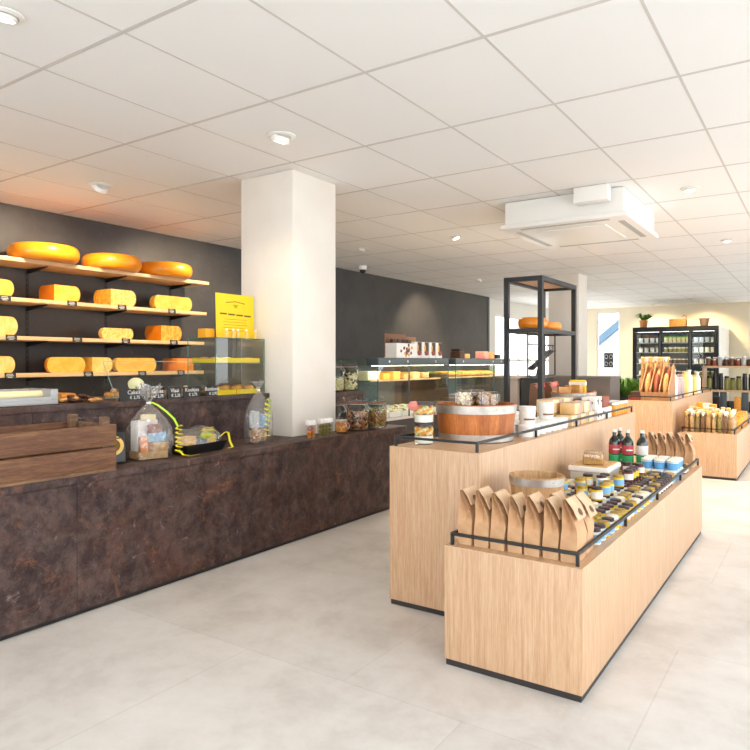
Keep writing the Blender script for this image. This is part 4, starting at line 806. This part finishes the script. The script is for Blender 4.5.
# ------------------------------------------------------------------ goods on the low island
ZL = .57
def make_bag(seed, flap, h=.268, w=.0715, d=.124, white=False):
    def f_():
        rr = random.Random(seed); o = T('kraft_bag', None, 'paper bag'); lv = [(0, .48, 0, 0), (.03, .5, 0, 0), (.22, .51, 0, .0), (.42, .52, .003, .06), (.54, .47, .002, .17), (.66, .36, -.004, .29), (.78, .23, -.012, .38), (.90, .09, -.02, .43), (1, .025, -.024, .45)]
        vs = []; fs = []
        for i, (z, hw, ox_, gd) in enumerate(lv):
            W, D = hw * w, d / 2; j = lambda s_=.0026: rr.uniform(-s_, s_) if 1 < i < 8 else 0; g = gd * d
            for px, py in ((-W, -D), (0, -D + g), (W, -D), (W * 1.04, -D * .35), (W * 1.05, D * .35), (W, D), (0, D - g), (-W, D), (-W * 1.05, D * .35), (-W * 1.04, -D * .35)): vs.append((px + ox_ + j(), py + j(), z * h))
        n = 10
        for i in range(len(lv) - 1):
            for k in range(n): fs.append((i * n + k, i * n + (k + 1) % n, (i + 1) * n + (k + 1) % n, (i + 1) * n + k))
        fs += [tuple(reversed(range(n))), tuple((len(lv) - 1) * n + k for k in range(n))]
        P(o, 'bag_body', MB().add(vs, fs), m_kraft)
        # folded strip over the ridge, hanging down on one side
        x0, z0_ = -.024, h + .002; a = 0.95 + rr.uniform(-.12, .12); q = MB(); D = d / 2 - .002; prev = []
        pts = [(x0, z0_), (x0 + .012, z0_ + .002), (x0 + .012 + flap * .5 * cos(a), z0_ - flap * .5 * sin(a) + .004), (x0 + .012 + flap * cos(a + .12), z0_ - flap * sin(a + .12))]
        vs = []; fs = []
        for px, pz in pts:
            for py in (-D, -D * .3, D * .3, D): vs.append((px + rr.uniform(-.002, .002), py, pz + rr.uniform(-.002, .002)))
        m = len(vs); vs += [(x_ - .0015 * sin(a), y_, z_ - .0015) for x_, y_, z_ in vs]
        for i in range(3):
            for k in range(3): c0 = i * 4 + k; fs += [(c0, c0 + 1, c0 + 5, c0 + 4), tuple(t + m for t in (c0 + 4, c0 + 5, c0 + 1, c0))]
        fs += [(0, 4, 4 + m, m), (4, 8, 8 + m, 4 + m), (8, 12, 12 + m, 8 + m), (3, 3 + m, 7 + m, 7), (7, 7 + m, 11 + m, 11), (11, 11 + m, 15 + m, 15), (12, 13, 13 + m, 12 + m), (13, 14, 14 + m, 13 + m), (14, 15, 15 + m, 14 + m)]
        P(o, 'folded_flap', q.add(vs, fs), m_kraftp)
        b_ = pts[2]; c_ = pts[3]; tl = Matrix.Translation(((b_[0] + c_[0]) / 2 + .002, 0, (b_[1] + c_[1]) / 2 + .0035)) @ Matrix.Rotation(a + .1, 4, 'Y'); P(o, 'printed_stamp', MB().lathe([(0, 0), (.017, 0), (.017, .001), (0, .001)], 16, 0, mat=tl), m_stamp)
        f = MB(); 
        P(o, 'side_print', MB().lathe([(0, 0), (.02, 0), (.02, .0012), (0, .0012)], 16, 0, mat=Matrix.Translation((w * .525, 0, h * .40)) @ Matrix.Rotation(pi / 2, 4, 'Y')), m_stamp)
        return o
    return Kind(f_)
kb = [make_bag(11 + k, fl_) for k, fl_ in enumerate((.085, .105, .12, .10))]
for k in range(7): kb[(k * 3 + (k == 6)) % 4]((-1.421 + k * .0838, 2.93, ZL), 'kraft paper bag in the front row behind the rail, %s from the tall island' % ORD[k], 'kraft bags at the front of the low island', (-.02, .03, -.02, .0, -.03, .02, .0)[k], (.97, 1, .98, .96, 1, .98, 1.01)[k])
kb[2]((-.925, 3.085, ZL), 'kraft paper bag standing alone in the second row by the rail corner', 'kraft bags at the front of the low island', .03)
kb[1]((-1.03, 3.075, ZL), 'kraft paper bag in the second row beside the lone corner bag', 'kraft bags at the front of the low island', -.03, )
kr = [make_bag(31 + k, .07, .275, .0615, .11) for k in range(2)]
for k in range(6): kr[k % 2]((-1.271 + k * .0715, 6.015, ZL), 'kraft paper bag at the far end of the low island, %s from the bottles' % ORD[k], 'kraft bags at the far end of the low island', .03 * (-1) ** k)
tub('small pale wooden tub with a steel hoop behind the kraft bags', (-1.305, 3.52, ZL), .125, .148, .255, m_stavep, 1, 'stave_tub', .04, 20)
o = T('storage_box', 'pale translucent lidded box among the jars against the tall island', 'box', (-1.325, 4.72, ZL))
P(o, 'box_body', MB().box(-.125, .125, -.165, .165, 0, .125, 0, .012), m_tub); P(o, 'box_rim', MB().box(-.135, .135, -.175, .175, .125, .16, 0, .008), m_wp); P(o, 'box_lid', MB().box(-.12, .12, -.16, .16, .16, .165), m_bread)
o = T('crispbread_pack', 'pack of crispbread lying on the pale lidded box', 'pack', (-1.33, 4.70, ZL + .165), rz=.25); P(o, 'crispbread', MB().box(-.065, .065, -.09, .09, .002, .075, 0, .012), m_bread); P(o, 'wrapper', MB().box(-.068, .068, -.095, .095, 0, .079, 0, .014), m_clear); P(o, 'wrapper_print', MB().box(.0682, .069, -.05, .06, .03, .055), m_yelo)
def make_bottle():
    o = T('wine_bottle', None, 'bottle'); P(o, 'bottle_glass', MB().lathe([(0, 0), (.04, 0), (.044, .006), (.044, .215), (.038, .24), (.019, .266), (.0155, .274), (.0155, .30)], 22), m_bottle)
    P(o, 'green_label', MB().lathe([(0.0445, .04), (0.0448, .041), (0.0448, .118), (0.0445, .119)], 22, cap=False), m_lblg); P(o, 'red_label', MB().lathe([(0.0445, .125), (0.0448, .126), (0.0448, .20), (0.0445, .201)], 22, cap=False), m_lblr); P(o, 'label_print', MB().lathe([(0.0449, .158), (0.0452, .158), (0.0452, .168), (0.0449, .168)], 12, 0, a0=-1.6, a1=-.2).lathe([(0.0449, .055), (0.0452, .055), (0.0452, .068), (0.0449, .068)], 12, 0, a0=-1.5, a1=-.9), m_lblw); P(o, 'cap', MB().lathe([(0, .30), (.0165, .30), (.0165, .322), (0, .322)], 16), m_wp); return o
bt = Kind(make_bottle)
for k, (x, y) in enumerate(((-1.415, 5.60), (-1.31, 5.60), (-1.41, 5.75))): bt((x, y, ZL), 'dark green bottle with red and green labels, %s' % ('front bottle against the tall island', 'front bottle in the middle', 'rear bottle against the tall island')[k], 'bottles on the low island')
bw = make_bottle(); bw['label'] = 'dark green bottle with a white label at the end beside the kraft bags'; bw['group'] = 'bottles on the low island'; bw.location = (-1.205, 5.63, ZL)
for c_ in bw.children:
    if c_.name.startswith('red_label'): c_.data = c_.data.copy(); c_.data.materials[0] = m_lblw; c_.name = 'white_label'
m_bluetub = M('blue_tub', '#5fa3d6', .4)
def make_tubb():
    o = T('spread_tub', None, 'tub'); P(o, 'tub_body', MB().lathe([(0, 0), (.036, 0), (0.0445, .062)], 20), m_bluetub); P(o, 'label_band', MB().lathe([(.0388, .04), (.0392, .041), (0.0452, .058), (0.0448, .059)], 20, cap=False), m_lblw); P(o, 'lid', MB().lathe([(0, .062), (.042, .062), (.042, .071), (0, .071)], 20), m_lidw); return o
tb_ = Kind(make_tubb); TUBS = []
for i_ in range(3):
    for j_ in range(4):
        for l in range(2 if j_ else 1):
            x, y = -.925 - .09 * i_, 5.24 + .09 * j_; TUBS.append((x, y)); tb_((x, y, ZL + l * .0713), 'blue and white tub with cream lid, %s, %s from the rail, %s from the jars' % (('lower', 'upper')[l], ORD[i_], ORD[j_]), 'blue tubs on the low island', 0)
def make_jar(con, lid, lab, r=.033, h=.075):
    def f_():
        mb = MB().lathe([(0, 0), (r - .003, 0), (r, .004), (r, h * .72), (r - .005, h * .81)], 16)
        o = T1('mustard_jar', mb, con, None, 'jar'); P(o, 'lid', MB().lathe([(0, h * .81), (r - .002, h * .81), (r - .002, h * .98), (r - .005, h), (0, h)], 16), lid)
        P(o, 'paper_label', MB().lathe([(r + .0003, h * .12), (r + .0012, h * .13), (r + .0012, h * .64), (r + .0003, h * .65)], 12, 0, a0=-2.0, a1=1.3, cap=False), lab); return o
    return Kind(f_)
m_lidc = M('cream_lid', '#e9dfc4', .4)
J = {'yellow mustard jar with dark lid': make_jar(m_tea, m_lidd, m_lblw), 'yellow mustard jar with gold lid': make_jar(m_tea, m_lidg, m_blue), 'blue-label pale jar with dark lid': make_jar(m_lblw, m_lidd, m_blue), 'pale jar with cream lid': make_jar(m_lblw, m_lidc, m_tea), 'dark red jar with black lid': make_jar(m_redc, m_lidk, m_lblw), 'brown jar with dark lid': make_jar(m_brownc, m_lidd, m_tea), 'olive jar with gold lid': make_jar(m_olive, m_lidg, m_lblw)}
JN = list(J); jr = random.Random(5); NJ = 0
for j_ in range(31):
    for i_ in range(7):
        x, y = -.914 - .086 * i_, 3.24 + .083 * j_
        if (x + 1.305) ** 2 + (y - 3.52) ** 2 < .187 ** 2: continue
        if abs(x + 1.325) < .172 and abs(y - 4.72) < .212: continue
        if x < -1.13 and y > 5.51: continue
        if any((x - a) ** 2 + (y - b_) ** 2 < .079 ** 2 for a, b_ in TUBS): continue
        if y > 5.89 or (x > -1.08 and y < 3.2): continue
        u = jr.random(); near = y < 4.5
        nm = JN[(0 if u < .2 else 1 if u < .42 else 2 if u < .72 else 3)] if near else JN[(4 if u < .3 else 5 if u < .55 else 6 if u < .75 else 1 if u < .9 else 2)]
        J[nm]((x, y, ZL), '%s, %s from the rail, %s row from kraft bags' % (nm, ORD[i_], ORD[j_]), 'mustard jars on the low island', jr.uniform(-.9, .5)); NJ += 1
        if (2 <= i_ <= 5 and 8 <= j_ <= 14 and jr.random() < .5) or (2 <= i_ <= 4 and 17 <= j_ <= 21 and jr.random() < .6):
            n2 = JN[jr.choice((0, 1, 1, 2))] if near else JN[jr.choice((4, 5))]
            J[n2]((x, y, ZL + .0755), 'upper %s, %s from the rail, %s row from kraft bags' % (n2.replace('mustard ', ''), ORD[i_], ORD[j_]), 'mustard jars on the low island', jr.uniform(-.9, .5)); NJ += 1

# ------------------------------------------------------------------ far islands
ZF = .56
def make_cookie(top, ms):
    def f_():
        o = T('cookie_bag', None, 'cookie bag'); f = MB().lathe([(0, 0), (.022, 0), (.025, .02), (.025, .14), (.018, .185), (.009, .205)], 10); f.v = [(x, y * 1.1, z) for x, y, z in f.v]; P(o, 'bag_body', f, ms)
        g = MB().lathe([(.009, .205), (.012, .215), (.026, .255), (.02, .262), (0, .235)], 10, cap=False); P(o, 'bag_top', g, top); return o
    return Kind(f_)
mk = [M('cookie_mix_%d' % k, a, .5, c2=b_, ns=45, coat=.2) for k, (a, b_) in enumerate((('#8a6236', '#c0975c'), ('#54381f', '#8a6540'), ('#6b6030', '#a08c4e'), ('#9a7444', '#d4b27c')))]
ck = [make_cookie(m_chp, mk[0]), make_cookie(m_lblw, mk[1]), make_cookie(m_chp, mk[2]), make_cookie(m_lblw, mk[3])]
for j_ in range(5):
    for i_ in range(9): ck[(i_ * 3 + j_ * 5 + (i_ * j_) % 3) % 4]((-1.432 + i_ * .0625 + .008 * (j_ % 2), 9.20 + j_ * .085, ZF), 'tied bag on the far low island, %s from the taller island, %s row' % (ORD[i_], ORD[j_]), 'tied bags on the far low island', .5 * ((i_ * 7 + j_ * 3) % 5), (.98, 1.05, .94)[(i_ + j_) % 3] * (1.1 if j_ > 2 else 1))
for k in range(10): thing_box('biscuit_pack', '%s pack behind the tied bags on the far low island, %s row' % (('golden', 'white', 'orange', 'dark')[k % 4], ORD[k // 4]), 'pack', (-1.41 + .1 * (k % 4), 9.84 + .17 * (k // 4), ZF), (.085, .12, .2 + .06 * (k % 3)), [m_yelo, m_lblw, m_nuto, m_choc][k % 4], .0, 'packs on the far low island', .01)
for k in range(6):
    f = MB().ball((0, 0, .09), (.09, .09, .09), 0, 12, 7, .12); thing_box('orange_box', 'orange box at the aisle edge of the far low island, %s from the tied bags' % ORD[k], 'box', (-.96, 9.90 + k * .2, ZF), (.12, .16, .12 + .05 * (k % 2)), m_nuto if k % 2 else m_yelo, 0, 'orange boxes on the far low island', .012)
m_cw = wood('display_crate_wood', '#8f643c', '#ab7c50', '#c09468', (16, 16, 2), .6)
# slanted crate
o = T('slanted_crate', 'slanted wooden crate with upright dividers on the far tall island', 'crate', (-1.80, 9.33, ZT)); th = .012
side = [(-.22, 0), (.22, 0), (.22, .44), (.15, .47), (-.22, .14)]
for k in range(4):
    x = -.165 + k * .11; P(o, 'divider' if 0 < k < 3 else 'side_board', MB().prism([(p, q) for p, q in side], -th / 2, th / 2, 0, Matrix.Translation((x, 0, 0)) @ Matrix(((0, 0, 1, 0), (1, 0, 0, 0), (0, 1, 0, 0), (0, 0, 0, 1)))), m_cw)
P(o, 'front_board', MB().box(-.171, .171, -.235, -.222, 0, .11), m_cw); P(o, 'rear_board', MB().box(-.171, .171, .222, .234, 0, .44), m_cw); P(o, 'base_board', MB().box(-.158, .158, -.22, .22, 0, .012), m_cw)
for k in range(3):
    for q in range(2): T1('nut_bar', MB().ball((0, 0, 0), (.036, .04, .17), 0, 10, 8, .15, Matrix.Translation((0, 0, .19)) @ Matrix.Rotation(-.45, 4, 'X')), m_redbrn if (k + q) % 2 else m_nut, 'brown wrapped bar in the slanted crate, %s slot from the counter side, %s' % (ORD[k], ('front', 'rear')[q]), 'wrapped bar', (-1.91 + k * .11, 9.25 + q * .13, ZT + .0125 + q * .05), 'bars in the slanted crate')
o = T('red_tray', 'low red brown tray of goods at the corner of the far tall island', 'tray', (-2.04, 9.22, ZT)); P(o, 'tray_body', MB().box(-.075, .075, -.14, .14, 0, .01).box(-.075, -.067, -.14, .14, .01, .06).box(.067, .075, -.14, .14, .01, .06).box(-.067, .067, -.14, -.132, .01, .06).box(-.067, .067, .132, .14, .01, .06), m_redbrn)
for k in range(4): T1('chocolate_bar', MB().box(-.055, .055, -.02, .02, 0, .10, 0, .006), m_choc, 'dark bar standing in the red brown tray, %s from the front' % ORD[k], 'chocolate bar', (-2.04, 9.13 + k * .06, ZT + .0105), 'bars in the red brown tray')
thing_box('riser_box', 'wooden riser box behind the slanted crate on the far tall island', 'box', (-1.93, 10.0, ZT), (.36, .66, .28), m_cw)
for j_ in range(2):
    for i_ in range(6): ck[(i_ + j_) % 2 * 3]((-2.08 + i_ * .06, 9.76 + j_ * .15, ZT + .28), 'brown tied bag on the wooden riser, %s row, %s from the counter side' % (('front', 'rear')[j_], ORD[i_]), 'tied bags on the riser', 0, 1.1)
def tallbag(label, loc, mt, h, w=.05):
    f = MB().lathe([(0, 0), (w, 0), (w * 1.05, .03), (w * 1.05, h * .7), (w * .5, h * .85), (w * .75, h)], 12); o = T('paper_sack', label, 'paper bag', loc, None, .3); P(o, 'sack_body', f, mt); P(o, 'tie', MB().lathe([(w * .53, h * .84), (w * .6, h * .85), (w * .53, h * .86)], 12), m_lblw); return o
for k, (y, mt, h, lb) in enumerate(((9.66, m_lblw, .40, 'tall white paper sack beside the wooden riser'), (9.90, m_mauve, .33, 'mauve paper sack behind the tall white sack'), (10.2, m_mauve, .33, 'mauve paper sack further along the far tall island'), (10.55, m_chp, .36, 'pale yellow paper sack on the far tall island'), (10.9, m_lblw, .38, 'white paper sack beside the pale yellow sack'), (11.3, m_chp, .30, 'short pale yellow paper sack near the end of the far tall island'), (11.7, m_lblw, .34, 'white paper sack at the end of the far tall island'))): tallbag(lb, (-1.67, y, ZT), mt, h, .052)

# ------------------------------------------------------------------ shelf unit with jars
o = T('shelf_unit', 'open wooden shelf unit with jars and bottles near the cooler', 'shelf unit', (-.85, 13.55, 0))
for zz in (.12, .50, .90, 1.335): P(o, 'shelf_board', MB().box(-.95, .95, -.18, .18, zz, zz + .035), m_oaktop)
for s_ in (-.955, .955): P(o, 'post', MB().box(s_ - .015, s_ + .015, -.18, .18, 0, 1.37), m_oak)
def make_shelfjar(con, lid, r, h):
    def f_():
        o = T1('preserve_jar', MB().lathe([(0, 0), (r * .95, 0), (r, .01), (r, h * .75), (r * .8, h * .85)], 14), con, None, 'jar'); P(o, 'lid', MB().lathe([(0, h * .85), (r * .85, h * .85), (r * .85, h), (0, h)], 14), lid); return o
    return Kind(f_)
sj = [make_shelfjar(m_brownc, m_lblw, .042, .16), make_shelfjar(m_choc, m_silver, .045, .14), make_shelfjar(m_ltgrey, m_lblw, .038, .18), make_shelfjar(m_redbrn, m_silver, .042, .12)]
for k in range(11):
    for q in range(2): sj[(k * 3 + q) % 4]((-1.73 + k * .095, 13.46 + q * .14, 1.37), 'preserve jar on the top board of the unit, %s from the cooler side, %s row' % (ORD[k], ('front', 'rear')[q]), 'jars on the shelf unit')
sb = [make_shelfjar(m_olive, m_blackp, .045, .25), make_shelfjar(m_blackp, m_lidk, .04, .30), make_shelfjar(m_bottle, m_blackp, .038, .29), make_shelfjar(m_olive, m_lidk, .045, .22)]
for k in range(11): sb[(0, 1, 1, 0, 3, 0, 1, 2, 2, 2, 1)[k]]((-1.72 + k * .095, 13.5, .935), 'dark jar on the middle board of the shelf unit, %s from the cooler side' % ORD[k], 'dark bottles on the shelf unit')
for k in range(9): thing_box('dark_pack', '%s pack on the lower board of the shelf unit, %s from the cooler side' % (('dark blue', 'black', 'orange')[(0, 1, 0, 1, 2, 0, 1, 1, 0)[k]], ORD[k]), 'pack', (-1.72 + k * .115, 13.5, .535), (.108, .09, .2 + .08 * (k % 3)), [m_grey, m_blackp, m_nuto][(0, 1, 0, 1, 2, 0, 1, 1, 0)[k]], 0, 'packs on the shelf unit', .012)

# ------------------------------------------------------------------ drinks cooler
fx0, fx1, fy0, fy1, fh = -4.27, -2.18, 18.8, 21.15, 2.37; fc = (fx0 + fx1) / 2; hw = (fx1 - fx0) / 2; yb = fy1 - fy0
o = T('drinks_cooler', 'large black glass fronted cooler with three doors against the cream wall', 'cooler', (fc, fy0, 0))
P(o, 'side_panel', MB().box(hw - .05, hw, .06, yb, 0, fh), m_creamp); P(o, 'side_panel', MB().box(-hw, -hw + .05, .06, yb, 0, fh), m_creamp)
P(o, 'top_panel', MB().box(-hw + .05, hw - .05, .06, yb, fh - .06, fh), m_fbody); P(o, 'rear_panel', MB().box(-hw + .05, hw - .05, .72, .76, .7, fh - .06), m_fin); P(o, 'bottom_panel', MB().box(-hw + .05, hw - .05, .06, .76, .66, .72), m_fin)
P(o, 'front_frame', MB().box(-hw, hw, -.0, .06, fh - .13, fh).box(-hw, -hw + .06, 0, .06, .74, fh - .13).box(hw - .06, hw, 0, .06, .74, fh - .13).box(-hw, hw, 0, .06, 0, .74), m_fbody)
ds = [(-hw + .06, -hw + .70), (-hw + .70, hw - .66), (hw - .66, hw - .06)]
for a, b_ in ds:
    d = P(o, 'door', MB().box(a + .003, a + .05, -.03, -.001, .75, fh - .14).box(b_ - .05, b_ - .003, -.03, -.001, .75, fh - .14).box(a + .05, b_ - .05, -.03, -.001, .75, .80).box(a + .05, b_ - .05, -.03, -.001, fh - .19, fh - .14), m_fbody); P(d, 'door_glass', MB().box(a + .05, b_ - .05, -.02, -.012, .80, fh - .19), m_glass); P(d, 'handle', MB().tube([(b_ - .03, -.03, 1.3), (b_ - .03, -.06, 1.32), (b_ - .03, -.06, 1.6), (b_ - .03, -.03, 1.62)], .01, 8), m_black)
    P(o, 'light_strip', MB().box(a + .05, b_ - .05, .08, .11, fh - .16, fh - .13), m_led); P(o, 'light_strip', MB().box(a + .01, a + .03, .07, .09, .8, fh - .2), m_led)
LV = [.74, 1.08, 1.40, 1.70, 1.96]
for z in LV[1:]: P(o, 'shelf', MB().box(-hw + .06, hw - .06, .14, .70, z - .018, z), m_ltgrey)
def make_cool(con, lid, r, h):
    def f_():
        o = T1('chilled_tub', MB().lathe([(0, 0), (r * .9, 0), (r, h * .8)], 12), con, None, 'tub'); P(o, 'lid', MB().lathe([(0, h * .8), (r * 1.04, h * .8), (r * 1.04, h), (0, h)], 12), lid); return o
    return Kind(f_)
CT = [make_cool(m_wp, m_wpaper, .055, .12), make_cool(m_nuty, m_leaf, .05, .16), make_cool(m_olive, m_lblw, .05, .12), make_cool(m_lblw, m_mauve, .055, .13), make_cool(m_wp, m_blue, .05, .2), make_cool(m_brownc, m_lblw, .048, .12)]
DN = ('window-side', 'middle', 'aisle-side'); LN = ('lowest', 'second', 'third', 'fourth', 'top')
pick = {(0, 0): 4, (0, 1): 3, (0, 2): 0, (0, 3): 3, (0, 4): 0, (1, 0): 4, (1, 1): 5, (1, 2): 5, (1, 3): 2, (1, 4): 1, (2, 0): 5, (2, 1): 2, (2, 2): 3, (2, 3): 0, (2, 4): 0}
for d_, (a, b_) in enumerate(ds):
    for l, z in enumerate(LV):
        if l == 0: z = .7205
        n_ = 4 if d_ != 1 else 6
        if l < 1 and d_ > 0: continue
        for k in range(n_): CT[pick[(d_, l)]]((fc + a + .1 + (b_ - a - .2) * k / (n_ - 1), fy0 + .24, z), '%s on the %s cooler shelf behind the %s door, %s from the window' % (('white tub', 'yellow green pot', 'olive pot', 'pale pot', 'milk bottle', 'brown pot')[pick[(d_, l)]], LN[l], DN[d_], ORD[k]), 'chilled goods in the cooler')
o = T('potted_plant', 'small green plant in an orange pot on top of the cooler', 'plant', (fc - hw + .22, 19.1, fh)); P(o, 'pot', MB().lathe([(0, 0), (.09, 0), (.115, .2), (.1, .2), (.09, .17), (0, .17)], 18), m_terra)
def leaves(n, L, z0_, r0, up, seed, w=.03):
    f = MB(); rr = random.Random(seed)
    for k in range(n):
        a = 2.4 * k + rr.random(); l = L * rr.uniform(.6, 1); e = up * rr.uniform(.5, 1); u = Vector((cos(a), sin(a), 0)); s_ = Vector((-sin(a), cos(a), 0)); p0 = u * r0 * rr.random() + Vector((0, 0, z0_)); p1 = p0 + u * l * .4 + Vector((0, 0, l * e)); p2 = p0 + u * l + Vector((0, 0, l * e * .7)); nn = Vector((0, 0, .003))
        f.add([p0, p1 - s_ * w, p2, p1 + s_ * w, p0 - nn, p1 - s_ * w - nn, p2 - nn, p1 + s_ * w - nn], [(0, 1, 2, 3), (7, 6, 5, 4), (0, 4, 5, 1), (1, 5, 6, 2), (2, 6, 7, 3), (3, 7, 4, 0)])
    return f
P(o, 'foliage', leaves(26, .3, .17, .05, .9, 4), m_leaf)
o = T('wicker_basket', 'rectangular wicker basket on top of the cooler', 'basket', (-3.18, 19.1, fh)); P(o, 'basket_body', MB().box(-.2, .2, -.14, .14, 0, .02).box(-.2, -.18, -.14, .14, .02, .2).box(.18, .2, -.14, .14, .02, .2).box(-.18, .18, -.14, -.12, .02, .2).box(-.18, .18, .12, .14, .02, .2), m_wick); P(o, 'handle', MB().tube([(.19 - .0, 0, .19), (.2, 0, .27), (.14, 0, .3), (.1, 0, .27)], .014, 8), m_wick)
o = T('dark_flowerpot', 'dark tapered flowerpot on top of the cooler', 'pot', (-2.55, 19.1, fh)); P(o, 'pot_body', MB().lathe([(0, 0), (.085, 0), (.125, .19), (.105, .19), (.08, .04), (0, .04)], 20), m_dkpot); P(o, 'rim', MB().lathe([(.126, .18), (.135, .185), (.135, .205), (.11, .205), (.106, .192)], 20, cap=False), m_dkpot)
o = T('planter', 'green leafy plant in a tall dark planter beside the cash desk', 'plant', (-3.22, 13.5, 0)); P(o, 'pot', MB().lathe([(0, 0), (.13, 0), (.17, .78), (.15, .78), (.145, .74), (0, .74)], 20), m_fbody); P(o, 'foliage', leaves(60, .4, .74, .12, 1.1, 8, .022), m_leaf)
o = T('chalkboard_sign', 'black chalkboard sign with white drawings hanging in the narrow window', 'sign', (-5.52, 21.16, 1.26)); P(o, 'board', MB().box(-.14, .14, -.012, .012, 0, .46, 0, .01), m_board); f = MB()
for k in range(4): f.tube([(-.07 + .14 * (k % 2) + .045 * cos(t), -.0145, .12 + .22 * (k // 2) + .06 * sin(t)) for t in [2 * pi * q / 14 for q in range(14)]], .006, 5, 0, True)
P(o, 'chalk_drawing', f, m_chalk); P(o, 'hanging_wire', MB().tube([(-.1, 0, .455), (0, 0, 1.72), (.1, 0, .455)], .003, 5), m_black)

# everything that rests on something keeps a hair of air under it
for o in list(SC.objects):
    if o.parent is None and o.get('category') and o.location.z > .05 and o['category'] not in ('shelf', 'shelf rail', 'ceiling light', 'security camera', 'air conditioner', 'junction box', 'price tag', 'house', 'sign'):
        o.location.z += .0004 + .001 * o.location.z

# ------------------------------------------------------------------ camera
cam = bpy.data.cameras.new('camera'); co = bpy.data.objects.new('camera', cam); COL.objects.link(co)
co.location = (0, 0, 1.45); co.rotation_euler = (pi / 2, 0, .595); cam.sensor_width = 36; cam.lens = 661 / 750 * 36; cam.shift_y = -13.5 / 750
cam.clip_start = .05; cam.clip_end = 200; SC.camera = co
SC.view_settings.view_transform = 'Standard'; SC.view_settings.look = 'None'; SC.view_settings.exposure = 0.0; SC.view_settings.gamma = 1; SC.view_settings.use_curve_mapping = False
